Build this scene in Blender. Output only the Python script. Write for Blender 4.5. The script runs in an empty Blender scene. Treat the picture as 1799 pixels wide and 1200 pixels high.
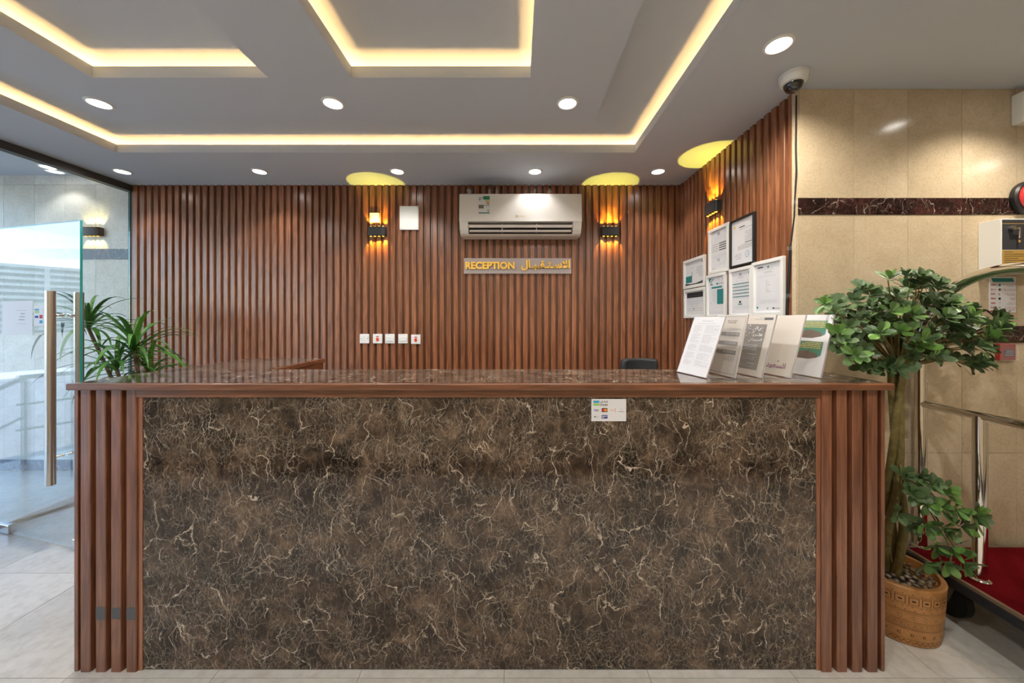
import bpy, bmesh, math, random
from mathutils import Vector, Matrix, Euler

# ------------------------------------------------------------------ camera, world, lights, exposure
scene = bpy.context.scene
COL = scene.collection
FPX, CX, CY, EYE = 620.0, 907.0, 560.0, 1.48        # focal length in pixels, principal point, eye height

cam_data = bpy.data.cameras.new('camera')
cam_data.sensor_width = 36.0
cam_data.lens = 36.0 * FPX / 1799.0
cam_data.shift_x = -(CX - 899.5) / 1799.0
cam_data.shift_y = -(600.0 - CY) / 1799.0
cam_data.clip_start = 0.02
cam_data.clip_end = 500
cam = bpy.data.objects.new('camera', cam_data)
cam.location = (0, 0, EYE)
cam.rotation_euler = (math.radians(90), 0, 0)
COL.objects.link(cam)
scene.camera = cam

vs = scene.view_settings
vs.view_transform = 'Standard'
vs.look = 'None'
vs.gamma = 1.0
vs.use_curve_mapping = False
vs.exposure = 1.0

SKY_STRENGTH = 0.38
scene.cycles.max_bounces = 8
scene.cycles.diffuse_bounces = 3
scene.cycles.glossy_bounces = 4
scene.cycles.caustics_reflective = False
scene.cycles.caustics_refractive = False
world = bpy.data.worlds.new('sky')
scene.world = world
world.use_nodes = True
nt = world.node_tree
sky = nt.nodes.new('ShaderNodeTexSky')
sky.sky_type = 'NISHITA'
sky.sun_disc = False
sky.sun_elevation = math.radians(52)
sky.sun_rotation = math.radians(70)
sky.air_density = 1.0
sky.dust_density = 0.3
sky.ozone_density = 3.0
nt.links.new(sky.outputs[0], nt.nodes['Background'].inputs[0])
nt.nodes['Background'].inputs[1].default_value = SKY_STRENGTH

sun_data = bpy.data.lights.new('sun', 'SUN')
sun_data.energy = 3.6
sun_data.angle = math.radians(0.6)
sun_data.color = (1.0, 0.95, 0.86)
sun = bpy.data.objects.new('sun', sun_data)
sun.rotation_euler = Vector((-0.55, 0.22, -0.8)).to_track_quat('-Z', 'Y').to_euler()
sun.location = (8, -6, 12)
COL.objects.link(sun)

DOWN_W = 40.0          # watts of one downlight
COVE_E = 30.0          # emission of the cove strips
DOWN_COLOR = (1.0, 0.965, 0.93)
COVE_COLOR = (1.0, 0.57, 0.20)
WARM = (1.0, 0.90, 0.76)

# ------------------------------------------------------------------ helpers
def wx(px, Y): return (px - CX) / FPX * Y
def wz(py, Y): return EYE + (CY - py) / FPX * Y

def tag(o, label=None, cat=None, group=None, kind=None):
    if label: o['label'] = label
    if cat: o['category'] = cat
    if group: o['group'] = group
    if kind: o['kind'] = kind
    return o

def thing(name, label, cat, loc=(0, 0, 0), rotz=0.0, group=None, kind=None):
    o = bpy.data.objects.new(name, None)
    o.empty_display_size = 0.05
    o.location = loc
    o.rotation_euler = (0, 0, rotz)
    COL.objects.link(o)
    return tag(o, label, cat, group, kind)

class MB:
    def __init__(s):
        s.v, s.f, s.m = [], [], []
    def quad(s, *pts, m=0):
        b = len(s.v)
        s.v += [tuple(p) for p in pts]
        s.f.append(tuple(range(b, b + len(pts)))); s.m.append(m)
        return s
    def box(s, x0, x1, y0, y1, z0, z1, m=0):
        b = len(s.v)
        s.v += [(x0, y0, z0), (x1, y0, z0), (x1, y1, z0), (x0, y1, z0),
                (x0, y0, z1), (x1, y0, z1), (x1, y1, z1), (x0, y1, z1)]
        for q in ((0, 3, 2, 1), (4, 5, 6, 7), (0, 1, 5, 4), (1, 2, 6, 5), (2, 3, 7, 6), (3, 0, 4, 7)):
            s.f.append(tuple(b + i for i in q)); s.m.append(m)
        return s
    def prism(s, poly, z0, z1, m=0):
        """poly: list of (x, y), counter-clockwise, extruded in z"""
        b, n = len(s.v), len(poly)
        s.v += [(x, y, z0) for x, y in poly] + [(x, y, z1) for x, y in poly]
        s.f.append(tuple(b + i for i in reversed(range(n)))); s.m.append(m)
        s.f.append(tuple(b + n + i for i in range(n))); s.m.append(m)
        for i in range(n):
            j = (i + 1) % n
            s.f.append((b + i, b + j, b + n + j, b + n + i)); s.m.append(m)
        return s
    def prism_x(s, poly, x0, x1, m=0):
        """poly: list of (y, z) extruded along x"""
        b, n = len(s.v), len(poly)
        s.v += [(x0, y, z) for y, z in poly] + [(x1, y, z) for y, z in poly]
        s.f.append(tuple(b + i for i in range(n))); s.m.append(m)
        s.f.append(tuple(b + n + i for i in reversed(range(n)))); s.m.append(m)
        for i in range(n):
            j = (i + 1) % n
            s.f.append((b + j, b + i, b + n + i, b + n + j)); s.m.append(m)
        return s
    def lathe(s, prof, n=24, c=(0, 0, 0), cap=True, m=0):
        """prof: list of (r, z) bottom to top"""
        b = len(s.v)
        for r, z in prof:
            for k in range(n):
                a = 2 * math.pi * k / n
                s.v.append((c[0] + r * math.cos(a), c[1] + r * math.sin(a), c[2] + z))
        for i in range(len(prof) - 1):
            for k in range(n):
                k2 = (k + 1) % n
                s.f.append((b + i * n + k, b + i * n + k2, b + (i + 1) * n + k2, b + (i + 1) * n + k)); s.m.append(m)
        if cap:
            s.f.append(tuple(b + k for k in reversed(range(n)))); s.m.append(m)
            t = b + (len(prof) - 1) * n
            s.f.append(tuple(t + k for k in range(n))); s.m.append(m)
        return s
    def tube(s, pts, r, n=10, m=0, cap=True):
        pts = [Vector(p) for p in pts]
        b = len(s.v)
        rs = r if isinstance(r, (list, tuple)) else [r] * len(pts)
        up = None
        for i, p in enumerate(pts):
            d = (pts[min(i + 1, len(pts) - 1)] - pts[max(i - 1, 0)]).normalized()
            if up is None:
                up = Vector((0, 0, 1)) if abs(d.z) < 0.9 else Vector((1, 0, 0))
            up = (up - d * up.dot(d)).normalized()
            w = d.cross(up)
            for k in range(n):
                a = 2 * math.pi * k / n
                s.v.append(tuple(p + (up * math.cos(a) + w * math.sin(a)) * rs[i]))
        for i in range(len(pts) - 1):
            for k in range(n):
                k2 = (k + 1) % n
                s.f.append((b + i * n + k, b + (i + 1) * n + k, b + (i + 1) * n + k2, b + i * n + k2)); s.m.append(m)
        if cap:
            s.f.append(tuple(b + k for k in range(n))); s.m.append(m)
            t = b + (len(pts) - 1) * n
            s.f.append(tuple(t + k for k in reversed(range(n)))); s.m.append(m)
        return s
    def add(s, verts, faces, m=0):
        b = len(s.v)
        s.v += [tuple(v) for v in verts]
        for f in faces:
            s.f.append(tuple(b + i for i in f)); s.m.append(m)
        return s
    def mesh(s, name, mats, smooth=False):
        me = bpy.data.meshes.new(name)
        me.from_pydata(s.v, [], s.f)
        for mt in (mats if isinstance(mats, (list, tuple)) else [mats]):
            me.materials.append(mt)
        me.polygons.foreach_set('material_index', s.m)
        me.update()
        bm = bmesh.new(); bm.from_mesh(me)
        bmesh.ops.recalc_face_normals(bm, faces=bm.faces)
        bm.to_mesh(me); bm.free()
        if smooth:
            me.polygons.foreach_set('use_smooth', [True] * len(me.polygons))
            try:
                me.set_sharp_from_angle(angle=math.radians(40))
            except Exception:
                pass
        me.update()
        return me
    def build(s, name, mats, parent=None, smooth=False, bevel=0.0, loc=None, label=None, segs=2):
        o = bpy.data.objects.new(name, s.mesh(name, mats, smooth))
        COL.objects.link(o)
        if parent: o.parent = parent
        if loc: o.location = loc
        if bevel:
            md = o.modifiers.new('bevel', 'BEVEL')
            md.width = bevel; md.segments = segs; md.limit_method = 'ANGLE'
        if label: o['label'] = label
        return o

def inst(name, me, parent=None, loc=(0, 0, 0), rot=None, scale=None):
    o = bpy.data.objects.new(name, me)
    COL.objects.link(o)
    if parent: o.parent = parent
    o.location = loc
    if rot: o.rotation_euler = rot
    if scale: o.scale = scale
    return o

def copy_tree(o, parent=None):
    c = o.copy()
    COL.objects.link(c)
    if parent: c.parent = parent
    for ch in o.children:
        copy_tree(ch, c)
    return c

# lettering: text turned into mesh, in the x-z plane facing -y
AR = {'ا': 0xFE8D, 'أ': 0xFE83, 'ب': 0xFE8F, 'ة': 0xFE93, 'ت': 0xFE95, 'ج': 0xFE9D, 'ح': 0xFEA1, 'د': 0xFEA9,
      'ر': 0xFEAD, 'ز': 0xFEAF, 'س': 0xFEB1, 'ص': 0xFEB9, 'ع': 0xFEC9, 'ف': 0xFED1, 'ق': 0xFED5, 'ك': 0xFED9,
      'ل': 0xFEDD, 'م': 0xFEE1, 'ن': 0xFEE5, 'ه': 0xFEE9, 'و': 0xFEED, 'ي': 0xFEF1, 'ى': 0xFEEF, 'ـ': 0x640, '\u0001': 0xFEFB}
AR_RIGHT = 'اأةدرزوى\u0001'
def arabic(s):
    s = s.replace('لا', '\u0001')
    out = []
    for i, c in enumerate(s):
        if c not in AR or c == 'ـ':
            out.append(c); continue
        p = i > 0 and s[i - 1] in AR and s[i - 1] not in AR_RIGHT
        n = i < len(s) - 1 and s[i + 1] in AR and c not in AR_RIGHT
        out.append(chr(AR[c] + ((3 if n else 1) if p else (2 if n else 0))))
    return ''.join(reversed(out))

def lettering(mb, text, x0, x1, z0, z1, y=0.0, m=0, extrude=0.0, bold=0.0, keep=False):
    cu = bpy.data.curves.new('lettering', 'FONT')
    cu.body = text
    cu.resolution_u = 3
    cu.extrude = extrude
    cu.offset = bold
    o = bpy.data.objects.new('lettering', cu)
    COL.objects.link(o)
    dg = bpy.context.evaluated_depsgraph_get()
    me = bpy.data.meshes.new_from_object(o.evaluated_get(dg))
    V = [v.co.copy() for v in me.vertices]
    F = [tuple(p.vertices) for p in me.polygons]
    bpy.data.objects.remove(o); bpy.data.curves.remove(cu); bpy.data.meshes.remove(me)
    if not V: return
    # islands get alternating depth so that overlapping glyphs never share a plane
    par = list(range(len(V)))
    def find(a):
        while par[a] != a:
            par[a] = par[par[a]]; a = par[a]
        return a
    for f in F:
        for k in f[1:]:
            par[find(k)] = find(f[0])
    isl = {}
    for i in range(len(V)):
        r = find(i)
        isl[r] = min(isl.get(r, 1e9), V[i].x)
    rank = {r: n for n, r in enumerate(sorted(isl, key=lambda r: isl[r]))}
    ax0 = min(v.x for v in V); ax1 = max(v.x for v in V); ay0 = min(v.y for v in V); ay1 = max(v.y for v in V)
    sx = (x1 - x0) / max(1e-6, ax1 - ax0); sz = (z1 - z0) / max(1e-6, ay1 - ay0)
    if keep:
        sx = sz = min(sx, sz)
    out = []
    for i, v in enumerate(V):
        out.append((x0 + (v.x - ax0) * sx, y - v.z - 0.00025 * (rank[find(i)] % 3), z0 + (v.y - ay0) * sz))
    mb.add(out, F, m)

# ------------------------------------------------------------------ materials (all procedural)
def new_mat(name):
    m = bpy.data.materials.new(name)
    m.use_nodes = True
    nt = m.node_tree
    return m, nt, nt.nodes['Principled BSDF']

def mat(name, color, rough=0.5, metal=0.0, coat=0.0, emit=None, estr=0.0, spec=0.5, trans=0.0, alpha=1.0):
    m, nt, b = new_mat(name)
    b.inputs['Base Color'].default_value = (*color, 1)
    b.inputs['Roughness'].default_value = rough
    b.inputs['Metallic'].default_value = metal
    b.inputs['Coat Weight'].default_value = coat
    b.inputs['Coat Roughness'].default_value = 0.1
    b.inputs['Specular IOR Level'].default_value = spec
    b.inputs['Transmission Weight'].default_value = trans
    b.inputs['Alpha'].default_value = alpha
    if emit:
        b.inputs['Emission Color'].default_value = (*emit, 1)
        b.inputs['Emission Strength'].default_value = estr
    return m

def N(nt, typ, **kw):
    n = nt.nodes.new(typ)
    for k, v in kw.items():
        if k in n.inputs: n.inputs[k].default_value = v
        else: setattr(n, k, v)
    return n

def ramp(nt, src, stops):
    r = nt.nodes.new('ShaderNodeValToRGB')
    el = r.color_ramp.elements
    while len(el) < len(stops): el.new(0.5)
    for e, (p, c) in zip(el, stops):
        e.position = p
        e.color = (*c, 1) if len(c) == 3 else c
    nt.links.new(src, r.inputs[0])
    return r.outputs[0]

def mixc(nt, fac, a, b, typ='MIX'):
    n = nt.nodes.new('ShaderNodeMix')
    n.data_type = 'RGBA'; n.blend_type = typ
    for sock, v in ((n.inputs[0], fac), (n.inputs[6], a), (n.inputs[7], b)):
        if hasattr(v, 'links') or hasattr(v, 'is_linked'): nt.links.new(v, sock)
        elif isinstance(v, tuple): sock.default_value = (*v, 1)
        else: sock.default_value = v
    return n.outputs[2]

def position(nt, scale=(1, 1, 1), obj_offset=False):
    g = nt.nodes.new('ShaderNodeNewGeometry')
    mp = N(nt, 'ShaderNodeMapping')
    mp.inputs['Scale'].default_value = scale
    nt.links.new(g.outputs['Position'], mp.inputs['Vector'])
    if obj_offset:
        oi = nt.nodes.new('ShaderNodeObjectInfo')
        mul = N(nt, 'ShaderNodeMath', operation='MULTIPLY')
        mul.inputs[1].default_value = 37.0
        nt.links.new(oi.outputs['Random'], mul.inputs[0])
        cmb = nt.nodes.new('ShaderNodeCombineXYZ')
        for i in range(3): nt.links.new(mul.outputs[0], cmb.inputs[i])
        nt.links.new(cmb.outputs[0], mp.inputs['Location'])
    return mp.outputs[0]

def wood(name, dark, mid, light, axis='z', rough=0.32, coat=0.5):
    m, nt, b = new_mat(name)
    sc = {'z': (55, 55, 1.6), 'x': (1.6, 55, 55), 'y': (55, 1.6, 55)}[axis]
    sc2 = {'z': (9, 9, 0.9), 'x': (0.9, 9, 9), 'y': (9, 0.9, 9)}[axis]
    p = position(nt, sc, True)
    n1 = N(nt, 'ShaderNodeTexNoise', Scale=1.6, Detail=7.0, Roughness=0.65, Distortion=0.6)
    nt.links.new(p, n1.inputs['Vector'])
    p2 = position(nt, sc2, True)
    n2 = N(nt, 'ShaderNodeTexNoise', Scale=2.0, Detail=3.0, Roughness=0.5, Distortion=2.5)
    nt.links.new(p2, n2.inputs['Vector'])
    c1 = ramp(nt, n1.outputs['Fac'], [(0.30, dark), (0.52, mid), (0.72, light)])
    c2 = ramp(nt, n2.outputs['Fac'], [(0.35, (0.72, 0.68, 0.66)), (0.62, (1.12, 1.1, 1.08))])
    c = mixc(nt, 1.0, c1, c2, 'MULTIPLY')
    oi = nt.nodes.new('ShaderNodeObjectInfo')
    c3 = ramp(nt, oi.outputs['Random'], [(0.0, (0.82, 0.8, 0.78)), (1.0, (1.08, 1.06, 1.04))])
    c = mixc(nt, 1.0, c, c3, 'MULTIPLY')
    nt.links.new(c, b.inputs['Base Color'])
    b.inputs['Roughness'].default_value = rough
    b.inputs['Coat Weight'].default_value = coat
    b.inputs['Coat Roughness'].default_value = 0.22
    bp = N(nt, 'ShaderNodeBump', Strength=0.08, Distance=0.002)
    nt.links.new(n1.outputs['Fac'], bp.inputs['Height'])
    nt.links.new(bp.outputs[0], b.inputs['Normal'])
    return m

def dark_marble(name, scale=1.0, base=((0.022, 0.014, 0.010), (0.066, 0.043, 0.028), (0.155, 0.101, 0.064)), vein=(0.66, 0.55, 0.43),
                rough=0.09, veinw=1.0):
    m, nt, b = new_mat(name)
    p = position(nt, (scale, scale, scale))
    # distortion field
    nd = N(nt, 'ShaderNodeTexNoise', Scale=6.0, Detail=2.0, Roughness=0.5)
    nt.links.new(p, nd.inputs['Vector'])
    sub = N(nt, 'ShaderNodeVectorMath', operation='SUBTRACT'); sub.inputs[1].default_value = (0.5, 0.5, 0.5)
    nt.links.new(nd.outputs['Color'], sub.inputs[0])
    nj = N(nt, 'ShaderNodeTexNoise', Scale=42.0, Detail=3.0, Roughness=0.6)
    nt.links.new(p, nj.inputs['Vector'])
    sj = N(nt, 'ShaderNodeVectorMath', operation='SUBTRACT'); sj.inputs[1].default_value = (0.5, 0.5, 0.5)
    nt.links.new(nj.outputs['Color'], sj.inputs[0])
    sj2 = N(nt, 'ShaderNodeVectorMath', operation='SCALE'); sj2.inputs['Scale'].default_value = 0.030
    nt.links.new(sj.outputs[0], sj2.inputs[0])
    def warped(k, rot):
        ml = N(nt, 'ShaderNodeVectorMath', operation='SCALE'); ml.inputs['Scale'].default_value = k
        nt.links.new(sub.outputs[0], ml.inputs[0])
        ad = N(nt, 'ShaderNodeVectorMath', operation='ADD')
        nt.links.new(p, ad.inputs[0]); nt.links.new(ml.outputs[0], ad.inputs[1])
        a2 = N(nt, 'ShaderNodeVectorMath', operation='ADD')
        nt.links.new(ad.outputs[0], a2.inputs[0]); nt.links.new(sj2.outputs[0], a2.inputs[1])
        sp = nt.nodes.new('ShaderNodeSeparateXYZ'); nt.links.new(a2.outputs[0], sp.inputs[0])
        yz = N(nt, 'ShaderNodeMath', operation='ADD'); nt.links.new(sp.outputs['Y'], yz.inputs[0]); nt.links.new(sp.outputs['Z'], yz.inputs[1])
        cb_ = nt.nodes.new('ShaderNodeCombineXYZ'); nt.links.new(sp.outputs['X'], cb_.inputs['X']); nt.links.new(yz.outputs[0], cb_.inputs['Y'])
        mp = N(nt, 'ShaderNodeMapping')
        mp.inputs['Rotation'].default_value = (0, 0, rot); mp.inputs['Scale'].default_value = (1.3, 0.68, 1.0)
        nt.links.new(cb_.outputs[0], mp.inputs['Vector'])
        return mp.outputs[0]
    # cloudy brown ground
    n1 = N(nt, 'ShaderNodeTexNoise', Scale=13.0, Detail=9.0, Roughness=0.74, Distortion=0.4)
    nt.links.new(p, n1.inputs['Vector'])
    ground = ramp(nt, n1.outputs['Fac'], [(0.40, base[0]), (0.53, base[1]), (0.68, base[2])])
    n0 = N(nt, 'ShaderNodeTexNoise', Scale=4.2, Detail=4.0, Roughness=0.6)
    nt.links.new(p, n0.inputs['Vector'])
    cloud = ramp(nt, n0.outputs['Fac'], [(0.42, (0.55, 0.55, 0.55)), (0.62, (1.3, 1.3, 1.3))])
    ground = mixc(nt, 1.0, ground, cloud, 'MULTIPLY')
    def veins(sc, warp, width, col, strength, gate_scale, g0, g1, c_in, rot=0.5):
        vo = N(nt, 'ShaderNodeTexVoronoi', feature='DISTANCE_TO_EDGE', voronoi_dimensions='2D', Scale=sc)
        nt.links.new(warped(warp, rot), vo.inputs['Vector'])
        line = ramp(nt, vo.outputs['Distance'], [(0.0, (1, 1, 1)), (width, (0, 0, 0))])
        ng = N(nt, 'ShaderNodeTexNoise', Scale=gate_scale, Detail=4.0, Roughness=0.6)
        nt.links.new(p, ng.inputs['Vector'])
        gate = ramp(nt, ng.outputs['Fac'], [(g0, (0, 0, 0)), (g1, (strength, strength, strength))])
        mlt = mixc(nt, 1.0, line, gate, 'MULTIPLY')
        return mixc(nt, mlt, c_in, col)
    tan = tuple(0.46 * v for v in vein)
    c = veins(58.0, 0.06, 0.085, tan, 0.60 * veinw, 9.0, 0.42, 0.58, ground, 0.3)
    c = veins(30.0, 0.09, 0.050, tan, 0.80 * veinw, 7.5, 0.40, 0.58, c, -0.5)
    c = veins(15.0, 0.12, 0.026, tan, 0.95 * veinw, 6.0, 0.38, 0.56, c, 0.6)
    c = veins(5.2, 0.20, 0.014, vein, 1.0, 10.0, 0.47, 0.57, c, 0.55)
    c = veins(7.8, 0.16, 0.0135, vein, 0.95, 11.0, 0.49, 0.60, c, -0.45)
    c = veins(10.5, 0.16, 0.014, vein, 0.85, 12.0, 0.50, 0.62, c, 0.9)
    nt.links.new(c, b.inputs['Base Color'])
    b.inputs['Roughness'].default_value = rough
    return m

def stone(name, c0, c1, scale=7.0, rough=0.25, per_object=0.10, speck=None):
    m, nt, b = new_mat(name)
    p = position(nt, (1, 1, 1), True)
    n1 = N(nt, 'ShaderNodeTexNoise', Scale=scale, Detail=8.0, Roughness=0.66, Distortion=0.5)
    nt.links.new(p, n1.inputs['Vector'])
    c = ramp(nt, n1.outputs['Fac'], [(0.32, c0), (0.68, c1)])
    n2 = N(nt, 'ShaderNodeTexNoise', Scale=scale * 9, Detail=3.0, Roughness=0.6)
    nt.links.new(p, n2.inputs['Vector'])
    c = mixc(nt, 1.0, c, ramp(nt, n2.outputs['Fac'], [(0.30, (0.86, 0.85, 0.83)), (0.55, (1.0, 1.0, 1.0))]), 'MULTIPLY')
    oi = nt.nodes.new('ShaderNodeObjectInfo')
    k = 1 - per_object
    c = mixc(nt, 1.0, c, ramp(nt, oi.outputs['Random'], [(0, (k, k * 0.99, k * 0.97)), (1, (1.03, 1.03, 1.03))]), 'MULTIPLY')
    nt.links.new(c, b.inputs['Base Color'])
    b.inputs['Roughness'].default_value = rough
    return m

def pane_glass(name, tint=(0.955, 0.985, 0.985), ior=1.5, rough=0.0, spec=1.0):
    """clear pane: what is not reflected passes straight through"""
    m = bpy.data.materials.new(name)
    m.use_nodes = True
    nt = m.node_tree
    nt.nodes.remove(nt.nodes['Principled BSDF'])
    out = nt.nodes['Material Output']
    fr = N(nt, 'ShaderNodeFresnel')
    ge = nt.nodes.new('ShaderNodeNewGeometry')
    mr = N(nt, 'ShaderNodeMapRange')          # straight-through pane: same reflectance on the far surface
    mr.inputs['To Min'].default_value = ior; mr.inputs['To Max'].default_value = 1.0 / ior
    nt.links.new(ge.outputs['Backfacing'], mr.inputs['Value'])
    nt.links.new(mr.outputs[0], fr.inputs['IOR'])
    tr = N(nt, 'ShaderNodeBsdfTransparent'); tr.inputs['Color'].default_value = (*tint, 1)
    gl = N(nt, 'ShaderNodeBsdfGlossy'); gl.inputs['Roughness'].default_value = rough
    gl.inputs['Color'].default_value = (spec, spec, spec, 1)
    mx = N(nt, 'ShaderNodeMixShader')
    nt.links.new(fr.outputs[0], mx.inputs[0]); nt.links.new(tr.outputs[0], mx.inputs[1]); nt.links.new(gl.outputs[0], mx.inputs[2])
    nt.links.new(mx.outputs[0], out.inputs['Surface'])
    return m

M = {}
M['slat'] = wood('walnut_slat', (0.160, 0.060, 0.027), (0.285, 0.115, 0.055), (0.385, 0.168, 0.085))
M['counter_slat'] = wood('walnut_counter', (0.125, 0.046, 0.022), (0.225, 0.088, 0.045), (0.31, 0.130, 0.070))
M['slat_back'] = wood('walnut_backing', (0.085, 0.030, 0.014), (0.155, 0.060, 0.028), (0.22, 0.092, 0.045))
M['wood_x'] = wood('walnut_edge_x', (0.105, 0.036, 0.016), (0.200, 0.076, 0.034), (0.29, 0.120, 0.058), axis='x')
M['wood_y'] = wood('walnut_edge_y', (0.105, 0.036, 0.016), (0.200, 0.076, 0.034), (0.29, 0.120, 0.058), axis='y')
M['marble'] = dark_marble('brown_marble')
M['marble_top'] = dark_marble('brown_marble_top', 1.0, rough=0.06)
M['border'] = dark_marble('wine_marble', 1.15, ((0.016, 0.006, 0.005), (0.040, 0.013, 0.011), (0.062, 0.022, 0.018)), (0.55, 0.46, 0.38), 0.12, 0.25)
M['beige'] = stone('beige_marble', (0.57, 0.46, 0.315), (0.66, 0.55, 0.39), 9.0, 0.16, 0.09)
M['outstone'] = stone('pale_stone', (0.60, 0.57, 0.51), (0.74, 0.71, 0.66), 6.0, 0.35, 0.14)
M['grout'] = mat('grout', (0.38, 0.31, 0.21), 0.8)
M['floor_tile'] = stone('cream_floor_tile', (0.58, 0.555, 0.50), (0.70, 0.675, 0.62), 2.6, 0.22, 0.05)
M['floor_grout'] = mat('floor_grout', (0.20, 0.18, 0.15), 0.9)
M['ceiling'] = mat('daylight_tinted_ceiling', (0.55, 0.595, 0.665), 0.85)  # neutral paint with the cool cast of daylight mixed into its colour
M['glass'] = pane_glass('door_glass')
M['glass_edge'] = mat('glass_edge', (0.02, 0.22, 0.20), 0.08, spec=0.8)
M['steel'] = mat('brushed_steel', (0.62, 0.60, 0.57), 0.22, 1.0)
M['chrome'] = mat('chrome', (0.80, 0.77, 0.72), 0.08, 1.0)
M['dark_metal'] = mat('dark_header', (0.10, 0.09, 0.08), 0.4, 0.6)
M['white'] = mat('white_plastic', (0.80, 0.80, 0.77), 0.35)
M['ivory'] = mat('ivory_plastic', (0.82, 0.785, 0.735), 0.3, coat=0.2)
M['black'] = mat('black_plastic', (0.012, 0.012, 0.013), 0.4)
M['sconce'] = mat('sconce_black', (0.020, 0.020, 0.022), 0.5)
M['rubber'] = mat('rubber', (0.01, 0.01, 0.01), 0.7)
M['gold'] = mat('gold_letter', (1.0, 0.62, 0.12), 0.25, 0.2)
M['red'] = mat('red_plastic', (0.55, 0.015, 0.015), 0.3, coat=0.4)
M['paper'] = mat('paper', (0.72, 0.72, 0.74), 0.7)
M['cream_paper'] = mat('cream_paper', (0.66, 0.61, 0.54), 0.7)
M['frame_white'] = mat('white_frame', (0.80, 0.80, 0.78), 0.3)
M['ink'] = mat('ink_black', (0.03, 0.03, 0.035), 0.7)
M['ink_grey'] = mat('ink_grey', (0.38, 0.38, 0.42), 0.7)
M['ink_pale'] = mat('ink_pale', (0.60, 0.61, 0.66), 0.7)
M['ink_teal'] = mat('ink_teal', (0.02, 0.20, 0.20), 0.7)
M['ink_green'] = mat('ink_green', (0.02, 0.20, 0.10), 0.7)
M['ink_lime'] = mat('ink_lime', (0.28, 0.55, 0.08), 0.7)
M['ink_sky'] = mat('ink_sky', (0.02, 0.32, 0.55), 0.7)
M['ink_navy'] = mat('ink_navy', (0.02, 0.04, 0.25), 0.7)
M['ink_purple'] = mat('ink_purple', (0.22, 0.02, 0.17), 0.7)
M['ink_red'] = mat('ink_red', (0.50, 0.02, 0.02), 0.7)
M['ink_orange'] = mat('ink_orange', (0.80, 0.28, 0.02), 0.7)
M['ink_yellow'] = mat('ink_yellow', (0.80, 0.60, 0.10), 0.7)
M['ink_brown'] = mat('ink_brown', (0.12, 0.07, 0.045), 0.8)
M['ink_taupe'] = mat('ink_taupe', (0.20, 0.18, 0.15), 0.7)
M['ink_gold'] = mat('ink_gold', (0.50, 0.30, 0.06), 0.5)
M['ink_white'] = mat('ink_white', (0.75, 0.75, 0.72), 0.7)
M['ink_palegold'] = mat('ink_palegold', (0.60, 0.45, 0.20), 0.6)
INKS = ['paper', 'ink', 'ink_grey', 'ink_pale', 'ink_teal', 'ink_green', 'ink_lime', 'ink_sky', 'ink_navy', 'ink_purple',
        'ink_red', 'ink_orange', 'ink_yellow', 'ink_brown', 'ink_taupe', 'ink_gold', 'ink_white', 'cream_paper', 'ink_palegold']
IK = {k: i for i, k in enumerate(INKS)}
INKM = [M[k] for k in INKS]

def acrylic(name):
    m, nt, b = new_mat(name)
    b.inputs['Base Color'].default_value = (0.95, 0.95, 0.96, 1)
    b.inputs['Roughness'].default_value = 0.06
    b.inputs['Alpha'].default_value = 0.08
    return m
M['acrylic'] = acrylic('clear_acrylic')
M['frost'] = mat('frosted_acrylic', (0.70, 0.64, 0.64), 0.10, alpha=0.42)

def leaf_mat(name, c0, c1, c2):
    m, nt, b = new_mat(name)
    oi = nt.nodes.new('ShaderNodeObjectInfo')
    c = ramp(nt, oi.outputs['Random'], [(0.0, c0), (0.55, c1), (1.0, c2)])
    p = position(nt, (1, 1, 1))
    n1 = N(nt, 'ShaderNodeTexNoise', Scale=40.0, Detail=3.0)
    nt.links.new(p, n1.inputs['Vector'])
    c = mixc(nt, 1.0, c, ramp(nt, n1.outputs['Fac'], [(0.3, (0.75, 0.78, 0.75)), (0.7, (1.15, 1.12, 1.1))]), 'MULTIPLY')
    nt.links.new(c, b.inputs['Base Color'])
    b.inputs['Roughness'].default_value = 0.42
    b.inputs['Subsurface Weight'].default_value = 0.0
    return m
M['leaf'] = leaf_mat('rubber_leaf', (0.075, 0.120, 0.055), (0.105, 0.205, 0.052), (0.17, 0.34, 0.070))
M['blade'] = leaf_mat('blade_leaf', (0.030, 0.110, 0.015), (0.065, 0.210, 0.025), (0.130, 0.330, 0.040))
M['bark'] = stone('olive_bark', (0.13, 0.105, 0.030), (0.25, 0.20, 0.065), 30.0, 0.7, 0.1)
M['clay'] = stone('ochre_clay', (0.40, 0.185, 0.055), (0.50, 0.245, 0.080), 20.0, 0.45, 0.0)
M['pebble'] = stone('pebble', (0.19, 0.145, 0.095), (0.38, 0.30, 0.21), 25.0, 0.45, 0.45)
M['soil'] = mat('soil', (0.035, 0.025, 0.016), 0.95)

def carpet():
    m, nt, b = new_mat('red_carpet')
    p = position(nt)
    n1 = N(nt, 'ShaderNodeTexNoise', Scale=260.0, Detail=3.0)
    nt.links.new(p, n1.inputs['Vector'])
    c = ramp(nt, n1.outputs['Fac'], [(0.35, (0.075, 0.001, 0.003)), (0.65, (0.16, 0.003, 0.006))])
    nt.links.new(c, b.inputs['Base Color'])
    b.inputs['Roughness'].default_value = 0.95
    b.inputs['Specular IOR Level'].default_value = 0.08
    bp = N(nt, 'ShaderNodeBump', Strength=0.5, Distance=0.004)
    nt.links.new(n1.outputs['Fac'], bp.inputs['Height'])
    nt.links.new(bp.outputs[0], b.inputs['Normal'])
    return m
M['carpet'] = carpet()

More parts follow.
